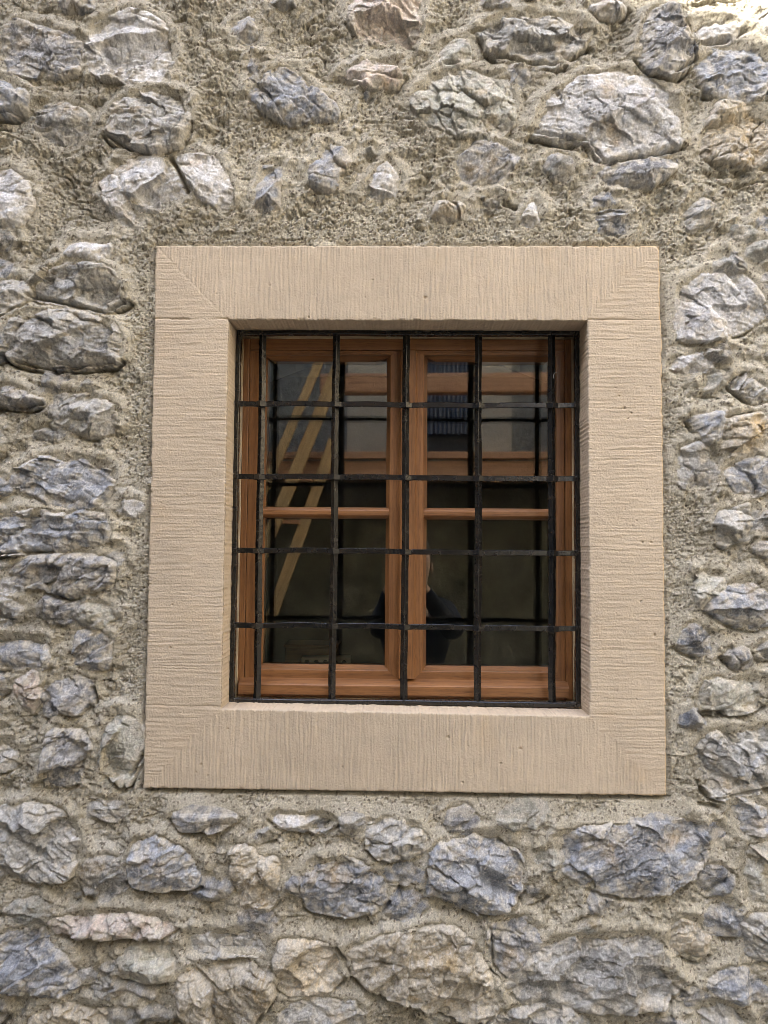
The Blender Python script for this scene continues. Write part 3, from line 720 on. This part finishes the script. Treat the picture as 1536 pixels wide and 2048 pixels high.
block('lintel', lint, [(np.full(iB - iA + 1, jB), np.arange(iA, iB + 1), RD, (0, 1)), (np.full(nxg, nzg - 1), np.arange(nxg), .03, (0, 1)),
      (np.arange(jt, nzg), np.zeros(nzg - jt, int), .03, (1, 0)), (np.arange(jt, nzg), np.full(nzg - jt, nxg - 1), .03, (1, 0))])
block('sill', sill, [(np.full(iB - iA + 1, jA), np.arange(iA, iB + 1), RD, (0, 1)), (np.zeros(nxg, int), np.arange(nxg), .03, (0, 1)),
      (np.arange(0, jb + 1), np.zeros(jb + 1, int), .03, (1, 0)), (np.arange(0, jb + 1), np.full(jb + 1, nxg - 1), .03, (1, 0))])
for msk, ii, io in ((jl_, iA, 0), (jr_, iB, nxg - 1)):
    block('jamb', msk, [(np.arange(jA, jB + 1), np.full(jB - jA + 1, ii), RD, (1, 0)), (np.arange(jb, jt + 1), np.full(jt - jb + 1, io), .03, (1, 0))])

# ------------------------------------------------------------------ iron grille
GY = 0.078
gr = empty('window_grille', (0.012, GY, IZ0), 'black iron grille of five upright bars and four flat cross straps', 'window grille')
gl_, gzt = W(472, 900, .0735)[0], 0
fx0, fx1, fz0, fz1 = IX0 + .001, IX1 - .001, IZ0 + .001, IZ1 - .001
def tube_path(bm, pts, prof):
    """sweep closed profile (list of 2D offsets per point via callable) along pts (same number of verts each)"""
    rings = []
    for p in pts: rings.append([bm.verts.new(v) for v in prof(p)])
    n = len(rings[0])
    for a, b in zip(rings[:-1], rings[1:]):
        for i in range(n): bm.faces.new((a[i], a[(i + 1) % n], b[(i + 1) % n], b[i]))
    bm.faces.new(rings[0]); bm.faces.new(list(reversed(rings[-1])))
rr = random.Random(8)
def frame_bar(vertical, fixed, a, b, inward):
    bm = bmesh.new(); n = 60
    ph = rr.random() * 9
    def prof(t):
        u = a + (b - a) * t; k = 0.0008 * math.sin(u * 13 + ph) + 0.0004 * math.sin(u * 47 + ph * 2) + rr.uniform(-.00015, .00015)
        lo, hi = fixed + k, fixed + inward * 0.0095 + k * .7
        lo, hi = min(lo, hi), max(lo, hi); c = 0.0016; y0, y1 = GY - 0.007, GY + 0.009
        pr = [(lo + c, y0), (hi - c, y0), (hi, y0 + c), (hi, y1), (lo, y1), (lo, y0 + c)]
        return [(p[0], p[1], u) if vertical else (u, p[1], p[0]) for p in pr]
    tube_path(bm, [i / n for i in range(n + 1)], prof)
    return bm_obj('frame_bar', bm, M_IRON, gr)
frame_bar(True, fx0, fz0 + .0005, fz1 - .0005, 1); frame_bar(True, fx1, fz0 + .0005, fz1 - .0005, -1)
frame_bar(False, fz0, fx0 + .0105, fx1 - .0105, 1); frame_bar(False, fz1, fx0 + .0105, fx1 - .0105, -1)
BX = [W(518.6, 1100, GY)[0], W(667.7, 1100, GY)[0], W(810, 1100, GY)[0], W(956, 1100, GY)[0], W(1103.7, 1100, GY)[0]]
RZ = [(W(600, 807.5, GY - .01)[1] + W(1000, 809.5, GY - .01)[1]) / 2, (W(600, 953.5, GY - .01)[1] + W(1000, 955.5, GY - .01)[1]) / 2, (W(600, 1101.5, GY - .01)[1] + W(1000, 1104, GY - .01)[1]) / 2, (W(600, 1250.5, GY - .01)[1] + W(1000, 1254.5, GY - .01)[1]) / 2]
for q, bx in enumerate(BX):
    bm = bmesh.new(); ph = rr.random() * 9
    hd = 0.0078
    def prof(t):
        z = fz0 + .009 + (fz1 - fz0 - .018) * t
        ox = 0.0007 * math.sin(z * 11 + ph) + 0.0003 * math.sin(z * 60 + ph)
        cxx = bx + ox; c = 0.0011; r = hd + rr.uniform(-.00025, .00025)
        pr = [(0, -r + c * .4), (c, -r + c), (r - c, -c), (r, 0), (r - c, c), (c, r - c), (-c, r - c), (-r + c, c), (-r, 0), (-r + c, -c), (-c, -r + c)]
        return [(cxx + p[0], GY + p[1], z) for p in pr]
    tube_path(bm, [i / 140 for i in range(141)], prof)
    bm_obj('upright_bar', bm, M_IRON, gr)
for q, rz in enumerate(RZ):
    bm = bmesh.new(); ph = rr.random() * 9
    us = set(np.linspace(fx0 + .009, fx1 - .009, 150))
    for bx in BX:
        for d in (-.0175, -.012, -.0105, -.006, -.0015, 0, .0015, .006, .0105, .012, .0175): us.add(bx + d)
    us = sorted(us)
    slope = [0.0, 0.0005, 0.0, 0.001][q]
    def prof(u):
        z = rz + 0.0009 * math.sin(u * 9 + ph) + 0.0003 * math.sin(u * 37 + ph * 3)
        d = min(abs(u - bx) for bx in BX); out = 0.0; hh = 0.0057
        if d < 0.0175:
            out = 0.0085 * max(0, 1 - d / 0.0125); hh = 0.0057 + 0.0010 * max(0, 1 - d / .0125)
            z -= 0.0008 * math.sin((d) / .0175 * 3.14)
        z -= 0.0016 * max(0, 1 - (d / 0.07) ** 2) * (1 if q == 3 else .5)
        y0 = GY - 0.0108 - out; y1 = y0 + 0.0042; c = 0.0010; j = 0
        return [(u, y0 + c, z - hh + j), (u, y0, z - hh + c), (u, y0, z + hh - c), (u, y0 + c, z + hh + j), (u, y1, z + hh), (u, y1, z - hh)]
    tube_path(bm, us, prof)
    for e in (fx0 + .004, fx1 - .004):     # weld beads
        r = bmesh.ops.create_icosphere(bm, subdivisions=2, radius=.006, matrix=Matrix.Translation((e + (.003 if e < 0 else -.003), GY - .006, rz)) @ Matrix.Diagonal((1.2, .6, .9, 1)))
    bm_obj('cross_strap', bm, M_IRON, gr)

# ------------------------------------------------------------------ oak casement window
FY0 = 0.122
win = empty('window', (0.012, FY0, IZ0), 'oak casement window with two sashes and dark reflecting panes behind the grille', 'window')
def wx_(px): return W(px, 1060, FY0)[0]
def wz_(py): return W(800, py, FY0)[1]
a0, a1 = IX0 + .0075, IX1 - .0065
f_in0, f_in1 = wx_(493), wx_(1130.5)
t0, t1 = wz_(1397.5), wz_(677.5); t_in = wz_(700)
b_in = wz_(1362)
# sealing bead between stone and frame
bm = bmesh.new()
def bead(x0, x1, z0, z1):
    box(bm, x0, x1, FY0 - .001, FY0 + .02, z0, z1)
box(bm, IX0 - .003, a0, FY0 - .0012, .16, IZ0 - .004, IZ1 + .003); box(bm, a1, IX1 + .003, FY0 - .0012, .16, IZ0 - .004, IZ1 + .003)
box(bm, a0, a1, FY0 - .0012, .16, t1, IZ1 + .003); box(bm, a0, a1, FY0 - .0012, .16, IZ0 - .004, t0)
bmesh.ops.subdivide_edges(bm, edges=bm.edges[:], cuts=14, use_grid_fill=True)
rn = random.Random(3)
for v in bm.verts:
    if v.co.y < FY0 + .02:
        v.co.x += rn.uniform(-.0008, .0008); v.co.z += rn.uniform(-.0008, .0008); v.co.y -= rn.uniform(0, .0015)
bm_obj('sealant', bm, M_PUTTY, win, True)
bv = 0.002
boxobj('frame_stile', (a0, f_in0, FY0, .19, t0, t1), OAK_V, win, bv); boxobj('frame_stile', (f_in1, a1, FY0, .19, t0, t1), OAK_V, win, bv)
boxobj('frame_rail', (f_in0 + .0003, f_in1 - .0003, FY0 + .0006, .19, t_in, t1 - .0002), OAK_H, win, bv)
boxobj('frame_rail', (f_in0 + .0003, f_in1 - .0003, FY0 + .0006, .19, t0, wz_(1380)), OAK_H, win, bv)
# sashes: frame with bevelled glazing rebate
SY0, SY1 = FY0 + .004, FY0 + .062
GLY = 0.158
def sash(x0, x1, gx0, gx1, hinge):
    s = empty('sash', (x0, SY0, b_in)); s.parent = win; s.matrix_parent_inverse = Matrix.Translation(-Vector(win.location))
    gz0, gz1 = wz_(1342), wz_(709)
    zb, zt = b_in - .012, t_in - .001
    bvx = .008
    def member(name, q, mat, ax):
        # q: outer0, outer1 and inner edge; profile with a sloped rebate toward the glass
        bm = bmesh.new(); 
        if ax == 'z':
            xo, xi, za0, za1, zb0, zb1 = q   # outer x, inner x(front), z range outer, z range inner
            sgn = 1 if xi > xo else -1
            prof = [(xo, SY0), (xi - sgn * .0015, SY0), (xi, SY0 + .0015), (xi, SY0 + .010), (xi + sgn * bvx, GLY - .001), (xi + sgn * bvx, SY1), (xo, SY1)]
            def z_lo(x): t = (x - xo) / (xi - xo); return za0 + (zb0 - za0) * t
            def z_hi(x): t = (x - xo) / (xi - xo); return za1 + (zb1 - za1) * t
            v0 = [bm.verts.new((p[0], p[1], z_lo(p[0]))) for p in prof]; v1 = [bm.verts.new((p[0], p[1], z_hi(p[0]))) for p in prof]
        else:
            zo, zi, xa0, xa1, xb0, xb1 = q
            sgn = 1 if zi > zo else -1
            prof = [(zo, SY0), (zi - sgn * .0015, SY0), (zi, SY0 + .0015), (zi, SY0 + .010), (zi + sgn * bvx, GLY - .001), (zi + sgn * bvx, SY1), (zo, SY1)]
            def x_lo(z): t = (z - zo) / (zi - zo); return xa0 + (xb0 - xa0) * t
            def x_hi(z): t = (z - zo) / (zi - zo); return xa1 + (xb1 - xa1) * t
            v0 = [bm.verts.new((x_lo(p[0]), p[1], p[0])) for p in prof]; v1 = [bm.verts.new((x_hi(p[0]), p[1], p[0])) for p in prof]
        bm.faces.new(v0); bm.faces.new(list(reversed(v1))); n = len(prof)
        for i in range(n): bm.faces.new((v0[i], v1[i], v1[(i + 1) % n], v0[(i + 1) % n]))
        o = bm_obj(name, bm, mat, s)
        o.matrix_parent_inverse = Matrix.Translation(-Vector(s.location))
        return o
    # mitred corners
    member('stile', (x0, gx0, zb, zt, gz0, gz1), OAK_V, 'z'); member('stile', (x1, gx1, zb, zt, gz0, gz1), OAK_V, 'z')
    member('rail', (zt, gz1, x0, x1, gx0, gx1), OAK_H, 'x'); member('rail', (zb, gz0, x0, x1, gx0, gx1), OAK_H, 'x')
    # glazing bar with moulded profile
    zc0, zc1 = wz_(1036.5), wz_(1014.5); y = SY0 + .003
    bm = bmesh.new()
    pr = [(y, zc0 + .0075), (y + .0015, zc0 + .0055), (y + .010, zc0 + .001), (GLY - .001, zc0 - .001), (GLY - .001, zc1 + .001), (y + .010, zc1 - .002), (y + .0015, zc1 - .0065), (y, zc1 - .0085)]
    prism(bm, pr, 'x', gx0 + .0001, gx1 - .0001)
    o = bm_obj('glazing_bar', bm, OAK_H, s); o.matrix_parent_inverse = Matrix.Translation(-Vector(s.location))
    bm = bmesh.new(); box(bm, gx0 - .004, gx1 + .004, GLY, GLY + .016, gz0 - .004, gz1 + .004)
    o = bm_obj('pane', bm, M_GLASS, s); o.matrix_parent_inverse = Matrix.Translation(-Vector(s.location))
mx = wx_(815)
sash(f_in0 + .001, mx - .0006, wx_(518), wx_(778), 0)
sash(mx + .0006, f_in1 - .001, wx_(847), wx_(1113), 1)
# meeting cover strip, and the weather board with its sloped top
bm = bmesh.new(); xa, xb = wx_(797.5), wx_(832)
prism(bm, [(xa, SY0 - .0002), (xa, FY0 - .004), (xa + .003, FY0 - .008), (xb - .003, FY0 - .008), (xb, FY0 - .004), (xb, SY0 - .0002)], 'z', wz_(1356), t_in - .003)
bm_obj('cover_strip', bm, OAK_V, win)
bm = bmesh.new(); zt_, zl, zb_ = wz_(1358.5), wz_(1368), wz_(1389)
prism(bm, [(SY0 - .0003, zt_), (FY0 - .018, zl), (FY0 - .020, zl - .002), (FY0 - .020, zb_ + .001), (FY0 - .018, zb_), (SY0 - .0003, zb_)], 'x', wx_(486), wx_(1133.5))
bm_obj('weather_board', bm, OAK_H, win)

# ------------------------------------------------------------------ room behind
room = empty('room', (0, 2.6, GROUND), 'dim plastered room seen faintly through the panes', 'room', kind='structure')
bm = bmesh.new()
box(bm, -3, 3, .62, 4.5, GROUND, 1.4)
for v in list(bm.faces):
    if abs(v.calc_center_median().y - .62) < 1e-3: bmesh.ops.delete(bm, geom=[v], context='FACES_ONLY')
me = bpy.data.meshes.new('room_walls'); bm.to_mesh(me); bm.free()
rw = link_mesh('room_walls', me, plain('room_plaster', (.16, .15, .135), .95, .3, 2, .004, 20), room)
zled = IZ0 - .0135
bx0, bzz = W(602, 1330, .30); bx1, _ = W(700, 1330, .30)
ps = empty('power_strip', ((bx0 + bx1) / 2, .30, zled), 'pale power strip with dark sockets on the inner ledge behind the lower left pane', 'power strip')
zs0 = W(640, 1334, .30)[1]; zs1 = W(640, 1315, .30)[1]
boxobj('housing', (bx0, bx1, .30, .35, zs0, zs1), plain('pale_plastic', (.55, .5, .42), .5, .05), ps, .003)
for q in range(5):
    xx = bx0 + (bx1 - bx0) * (.12 + .19 * q)
    bm = bmesh.new(); bmesh.ops.create_cone(bm, cap_ends=True, segments=16, radius1=.006, radius2=.006, depth=.003, matrix=Matrix.Translation((xx, .2995, (zs0 + zs1) / 2)) @ Matrix.Rotation(R(90), 4, 'X'))
    bm_obj('socket', bm, plain('dark_plastic', (.02, .02, .02), .5, .1), ps)
ca = W(570, 1334, .42); cb = W(672, 1296, .42)
boxy = empty('wooden_box', ((ca[0] + cb[0]) / 2, .42, zled), 'small brown wooden box behind the power strip inside the lower left pane', 'box')
bm = bmesh.new(); b_ = (ca[0], cb[0], .42, .52, ca[1], cb[1])
box(bm, *b_, bev=.002); bm_obj('box_body', bm, OAK_H, boxy)
boxobj('lid', (ca[0] - .004, cb[0] + .004, .416, .524, cb[1] + .0005, cb[1] + .008), OAK_H, boxy, .002)

# ------------------------------------------------------------------ the lane and the house across it, seen as reflections
PL2 = 2 * GLY
def RF(px, py, Y):
    """photo pixel of a reflection -> (x, z) on the plane y=-Y"""
    return W(px, py, PL2 + Y)
# ground
bm = bmesh.new(); bmesh.ops.create_grid(bm, x_segments=80, y_segments=80, size=60)
for v in bm.verts: v.co.z = GROUND + 0.01 * math.sin(v.co.x * 3 + v.co.y * 2)
tag(bm_obj('ground', bm, plain('gravelly_ground', (.19, .175, .15), .95, .25, 3, .01, 40)), kind='structure')
YF = 6.2
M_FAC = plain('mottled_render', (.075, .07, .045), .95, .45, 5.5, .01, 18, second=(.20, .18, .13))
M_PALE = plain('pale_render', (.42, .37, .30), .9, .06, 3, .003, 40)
M_ROUGH = plain('rough_grey_render', (.13, .13, .125), .95, .3, 16, .02, 30, second=(.27, .265, .25))
M_TILE = plain('clay_tiles', (.30, .16, .10), .9, .3, 6, .01, 30)
M_DARK = plain('doorway_shade', (.015, .017, .025), .6, .3)
hs = empty('opposite_house', (0, -YF, GROUND), 'rendered gabled house across the lane, mirrored in the panes', 'house')
# gable wall outline: ridge at x=-5
ex0, ex1 = -16.0, 1.75
tS = (YF - .35) / -SUN.y; pr_ = W(1372, 0); rx_, rz_ = pr_[0] + SUN.x * tS, pr_[1] + SUN.z * tS - .2
def rake(x): return rz_ - 0.404 * (x - rx_) if x > -6 else rz_ + .404 * (6 + rx_) + (x + 6) * .30
bm = bmesh.new()
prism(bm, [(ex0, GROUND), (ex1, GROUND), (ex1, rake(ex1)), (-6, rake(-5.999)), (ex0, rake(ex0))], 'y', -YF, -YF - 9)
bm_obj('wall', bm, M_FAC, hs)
bm = bmesh.new()
prism(bm, [(ex0 - .4, rake(ex0 - .4) + .01), (-6, rake(-5.999) + .01), (ex1 + .4, rake(ex1 + .4) + .01), (ex1 + .4, rake(ex1 + .4) + .2), (-6, rake(-5.999) + .2), (ex0 - .4, rake(ex0 - .4) + .2)], 'y', -YF + .35, -YF - 9.3)
bm_obj('roof', bm, M_TILE, hs)
def patch(name, p0, p1, Y, mat, th=.03, parent=hs, bev=0.0):
    a = RF(*p0, Y); b = RF(*p1, Y)
    return boxobj(name, (min(a[0], b[0]), max(a[0], b[0]), -Y - .0, -Y + th, min(a[1], b[1]), max(a[1], b[1])), mat, parent, bev)
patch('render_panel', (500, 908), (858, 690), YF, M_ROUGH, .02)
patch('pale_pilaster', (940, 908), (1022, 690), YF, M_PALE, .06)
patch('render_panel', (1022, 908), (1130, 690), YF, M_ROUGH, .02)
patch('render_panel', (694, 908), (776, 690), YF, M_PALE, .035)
patch('doorway', (858, 908), (940, 855), YF, M_DARK, .03)  # flat near-black slab: the shade inside the opening put into colour
# corrugated sheet
xa, za = RF(850, 868, YF - .05); xb, zb = RF(946, 690, YF - .05)
bm = bmesh.new(); n = 120; r0 = []; r1 = []
for q in range(n + 1):
    x = xa + (xb - xa) * q / n; y = -YF + .11 + .018 * math.sin(q / n * 2 * math.pi * 11)
    r0.append(bm.verts.new((x, y, za - .01 * (q // 9 % 2)))); r1.append(bm.verts.new((x, y, zb)))
for q in range(n): bm.faces.new((r0[q], r0[q + 1], r1[q + 1], r1[q]))
r = bmesh.ops.solidify(bm, geom=bm.faces[:], thickness=.002)
bm_obj('corrugated_sheet', bm, plain('blue_grey_sheet', (.22, .25, .34), .6, .2, 9, 0, second=(.36, .38, .44)), hs)
# timber gallery: rail, edge boards, deck
YB = 5.3
gal = empty('timber_gallery', (0, -YB, RF(800, 930, YB)[1]), 'timber gallery with a log rail across the opposite house, mirrored in the upper panes', 'balcony')
a = RF(520, 794, YB); b = RF(850, 741, YB)
def beam(name, p0, p1, h, d, Y, mat, parent):
    """timber between two reflected pixels at distance Y"""
    a = Vector((RF(*p0, Y)[0], -Y, RF(*p0, Y)[1])); b = Vector((RF(*p1, Y)[0], -Y, RF(*p1, Y)[1]))
    L = (b - a).length; bm = bmesh.new(); box(bm, -L / 2, L / 2, -d / 2, d / 2, -h / 2, h / 2, bev=min(h, d) * .12)
    o = bm_obj(name, bm, mat); o.parent = parent
    ang = math.atan2(b.z - a.z, b.x - a.x)
    o.location = (a + b) / 2 - Vector(parent.location); o.rotation_euler = (0, -ang, 0)
    return o
beam('handrail', (640, 769), (1300, 766), .19, .16, YB, PINE_H, gal)
beam('edge_board', (300, 911), (1400, 911), .065, .10, YB - .05, PINE_H, gal)
beam('fascia_board', (300, 938), (1400, 938), .15, .05, YB - .01, PINE_H, gal)
gz_ = RF(800, 930, YB)[1]
boxobj('deck', (-3.2, 3.2, -YF, -YB, gz_ - .09, gz_ - .03), PINE_H, gal)
for q in range(-3, 4): boxobj('joist', (q * .9 - .05, q * .9 + .05, -YF, -YB + -.03, gz_ - .15, gz_ - .092), PINE_H, gal)
# steep timber stair
YS = 4.9
stair = empty('timber_stair', (RF(560, 1100, YS)[0], -YS, GROUND), 'steep pale pine stair leading up to the gallery, mirrored in the left panes', 'stair')
def plank(p0, p1, h, d, Y, name='stringer'):
    return beam(name, p0, p1, h, d, Y, PINE, stair)
for p0, p1, h, Y in (((470, 1115), (648, 700), .075, YS - .1), ((490, 1190), (684, 716), .11, YS), ((530, 1268), (668, 880), .10, YS + .15)):
    a = Vector((RF(*p0, Y)[0], -Y, RF(*p0, Y)[1])); b = Vector((RF(*p1, Y)[0], -Y, RF(*p1, Y)[1]))
    L = (b - a).length; bm = bmesh.new(); box(bm, -h / 2, h / 2, -.03, .03, -L / 2, L / 2, bev=.006)
    o = bm_obj('stringer', bm, PINE); o.parent = stair; o.location = (a + b) / 2 - Vector(stair.location)
    o.rotation_euler = (0, math.atan2(b.x - a.x, b.z - a.z), 0)
for q in range(2):
    t = .35 + q / 5; cx_, cy_ = 532 + (655 - 532) * t, 1190 + (770 - 1190) * t
    a = RF(cx_ - 18, cy_ + 4, YS); b = RF(cx_ + 22, cy_ - 4, YS)
    boxobj('tread', (a[0], b[0], -YS - .14, -YS - .035, min(a[1], b[1]), max(a[1], b[1])), PINE_H, stair, .004)
# neighbour house on the right throws warm light back
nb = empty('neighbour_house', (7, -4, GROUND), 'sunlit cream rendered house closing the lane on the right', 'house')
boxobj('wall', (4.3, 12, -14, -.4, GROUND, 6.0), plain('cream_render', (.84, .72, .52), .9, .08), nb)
lb = empty('left_light_block', (-9, -4, GROUND), 'unseen dark block added on the left to cut side light', 'house')  # unseen block added to dim the light coming from the left
boxobj('wall', (-14, -5.2, -YF - .5, -.4, GROUND, 6.0), plain('light_block_grey', (.16, .16, .17), .9, .2), lb)

# ------------------------------------------------------------------ the photographer, mirrored in the panes
def skinned(name, V, E_, rad, mat, parent, root=0, sub=2):
    me = bpy.data.meshes.new(name); me.from_pydata(V, E_, []); o = bpy.data.objects.new(name, me); COL.objects.link(o)
    md = o.modifiers.new('skin', 'SKIN'); md.use_smooth_shade = True
    sv = me.skin_vertices[0] if me.skin_vertices else None
    if sv is None:
        bm = bmesh.new(); bm.from_mesh(me); bm.verts.layers.skin.verify(); bm.to_mesh(me); bm.free(); sv = me.skin_vertices[0]
    for i, r in enumerate(rad):
        sv.data[i].radius = (r if isinstance(r, tuple) else (r, r)); sv.data[i].use_root = (i == root)
    ss = o.modifiers.new('sub', 'SUBSURF'); ss.levels = sub; ss.render_levels = sub
    dg = bpy.context.evaluated_depsgraph_get(); m2 = bpy.data.meshes.new_from_object(o.evaluated_get(dg))
    bpy.data.objects.remove(o); bpy.data.meshes.remove(me)
    for p in m2.polygons: p.use_smooth = True
    m2.materials.clear()
    return link_mesh(name, m2, mat, parent)
PX, PY = .085, -2.03
pers = empty('person', (PX, PY, GROUND), 'person in dark clothes holding up a phone, mirrored as a silhouette in the lower panes', 'person')
SKIN = plain('skin', (.48, .30, .22), .55, .06, 20, .0005, 200); NAVY = plain('navy_cloth', (.007, .009, .016), .95, .2, 20, .001, 300)
JEAN = plain('dark_denim', (.02, .024, .04), .95, .2, 30, .001, 400); HAIR = plain('dark_hair', (.03, .02, .014), .7, .2, 30, .001, 300); SHOE = plain('black_shoe', (.02, .02, .02), .6, .1)
def P(x, y, z): return (PX + x, PY + y, z)
body = dict(pel=(P(0, 0, -.78), .12), wst=(P(0, 0, -.62), .105), chs=(P(0, .0, -.42), .125), nkb=(P(0, .0, -.26), .065), nk=(P(0, .02, -.19), .052), hd0=(P(0, .045, -.14), .062), hd1=(P(0, .05, -.07), .078), hd2=(P(0, .03, -.01), .076), hd3=(P(0, .03, .03), .05))
V = []; RD_ = []; idx = {}
for k_, (p, r) in body.items(): idx[k_] = len(V); V.append(p); RD_.append(r)
E_ = [(0, 1), (1, 2), (2, 3), (3, 4), (4, 5), (5, 6), (6, 7), (7, 8)]
hands = []
for sgn in (-1, 1):
    tx = .03 if True else 0
    chain = [(P(sgn * .17, 0, -.315), .06), (P(sgn * .185, .12, -.36), .046), (P(sgn * .175, .23, -.385), .042)]
    wr = (tx + sgn * .078, -1.665, -.165) ; hd = (tx + sgn * .052, -1.640, -.105)
    fore = [((PX + sgn * .175 + wr[0]) / 2, (PY + .23 + wr[1]) / 2, (-.385 + wr[2]) / 2)]
    chain += [(fore[0], .038), (wr, .026), (hd, .027)]
    last = idx['chs']
    for p, r in chain:
        V.append(p); RD_.append(r); E_.append((last, len(V) - 1)); last = len(V) - 1
    hands.append((sgn, wr, hd, last))
    legs = [(P(sgn * .10, .0, -.86), .09), (P(sgn * .11, .015, -1.18), .062), (P(sgn * .115, -.02, -1.50), .042), (P(sgn * .12, .0, -1.58), .036), (P(sgn * .125, .13, -1.595), .028)]
    last = 0
    for p, r in legs:
        V.append(p); RD_.append(r); E_.append((last, len(V) - 1)); last = len(V) - 1
    # fingers: four bent ones behind the phone, the thumb on its near edge
    px_ = tx + sgn * .038
    for f in range(4):
        z = -.075 - .019 * f; ln = [.95, 1.05, 1.0, .8][f]
        base = len(V)
        pts = [(px_ + sgn * .016, -1.630, z), (px_ + sgn * .008, -1.6135, z + .002), (px_ - sgn * .006 * ln, -1.6095, z + .003)]
        for q, p in enumerate(pts):
            V.append(p); RD_.append([.0085, .0078, .0068][q])
        E_ += [(hands[-1][3], base), (base, base + 1), (base + 1, base + 2)]
    base = len(V)
    for q, p in enumerate([(px_ + sgn * .012, -1.640, -.085), (px_ - sgn * .002, -1.6350, -.062)]): V.append(p); RD_.append(.0095 - .001 * q)
    E_ += [(hands[-1][3], base), (base, base + 1)]
skinned('body', V, E_, RD_, SKIN, pers)
# clothing
V = [P(0, 0, -.80), P(0, 0, -.62), P(0, 0, -.42), P(0, 0, -.27)]; RR = [.135, .122, .142, .082]; E_ = [(0, 1), (1, 2), (2, 3)]
for sgn in (-1, 1):
    b0 = len(V)
    V += [P(sgn * .165, 0, -.31), P(sgn * .187, .12, -.36), P(sgn * .175, .225, -.385), ((PX + sgn * .175) * .6 + (.03 + sgn * .078) * .4, (PY + .23) * .6 - 1.665 * .4, -.385 * .6 - .165 * .4), (.03 + sgn * .080, -1.668, -.172)]
    RR += [.076, .060, .056, .048, .034]; E_ += [(2, b0), (b0, b0 + 1), (b0 + 1, b0 + 2), (b0 + 2, b0 + 3), (b0 + 3, b0 + 4)]
skinned('jacket', V, E_, RR, NAVY, pers)
V = [P(0, 0, -.80)]; RR = [.128]; E_ = []
for sgn in (-1, 1):
    b0 = len(V); V += [P(sgn * .10, .0, -.88), P(sgn * .11, .015, -1.18), P(sgn * .115, -.02, -1.52)]; RR += [.102, .076, .062]; E_ += [(0, b0), (b0, b0 + 1), (b0 + 1, b0 + 2)]
skinned('trousers', V, E_, RR, JEAN, pers)
for sgn in (-1, 1):
    skinned('shoe', [P(sgn * .12, -.03, -1.575), P(sgn * .12, .05, -1.58), P(sgn * .125, .15, -1.59)], [(0, 1), (1, 2)], [.042, .043, .034], SHOE, pers)
skinned('hair', [P(0, -.005, -.10), P(0, -.002, -.03), P(0, .02, .035), P(0, .075, .045)], [(0, 1), (1, 2), (2, 3)], [.07, .086, .078, .045], HAIR, pers)
for nm, loc, r, sc3, mt in (('nose', P(0, .135, -.085), .014, (1, 1.1, 1.7), SKIN), ('ear', P(-.078, .03, -.08), .02, (.4, .8, 1.4), SKIN), ('ear', P(.078, .03, -.08), .02, (.4, .8, 1.4), SKIN),
                        ('eye', P(-.032, .118, -.055), .011, (1.2, .6, .7), SHOE), ('eye', P(.032, .118, -.055), .011, (1.2, .6, .7), SHOE), ('mouth', P(0, .118, -.135), .016, (1.4, .5, .4), plain('lips', (.36, .16, .13), .6, .05))):
    bm = bmesh.new(); bmesh.ops.create_uvsphere(bm, u_segments=16, v_segments=10, radius=r, matrix=Matrix.Translation(loc) @ Matrix.Diagonal((*sc3, 1)))
    bm_obj(nm, bm, mt, pers, True)
ph = empty('phone', (.03, -1.62, -.14), 'dark phone held up in front of the face, mirrored behind the middle of the window', 'phone')
boxobj('case', (-.008, .068, -1.6285, -1.6205, -.135, .018), plain('phone_case', (.02, .02, .025), .4, .1), ph, .003)
boxobj('lens_housing', (-.004, .028, -1.6200, -1.6185, -.022, .012), plain('lens_glass', (.01, .01, .012), .15, .1), ph, .001)

cw = bpy.data.curves.new('cobweb', 'CURVE'); cw.dimensions = '3D'; cw.bevel_depth = 0.0006; cw.bevel_resolution = 1
for pts in ([(1108, 757), (1106, 752), (1109, 747), (1113, 744), (1114, 745)],):
    sp = cw.splines.new('POLY'); sp.points.add(len(pts) - 1)
    for p, (a, b) in zip(sp.points, pts):
        x, z = W(a, b, GY - .010); p.co = (x, GY - .010, z, 1)
cw.materials.append(plain('white_thread', (.75, .73, .70), .8, .05))
tmp = bpy.data.objects.new('cobweb', cw); COL.objects.link(tmp); dg = bpy.context.evaluated_depsgraph_get()
me = bpy.data.meshes.new_from_object(tmp.evaluated_get(dg)); bpy.data.objects.remove(tmp)
co_ = bpy.data.objects.new('cobweb', me); COL.objects.link(co_)
tag(co_, 'small white wisp of cobweb clinging to the last upright bar of the grille', 'cobweb')
for o in (wall, win, sur, gr, gal): o['kind'] = 'thing'
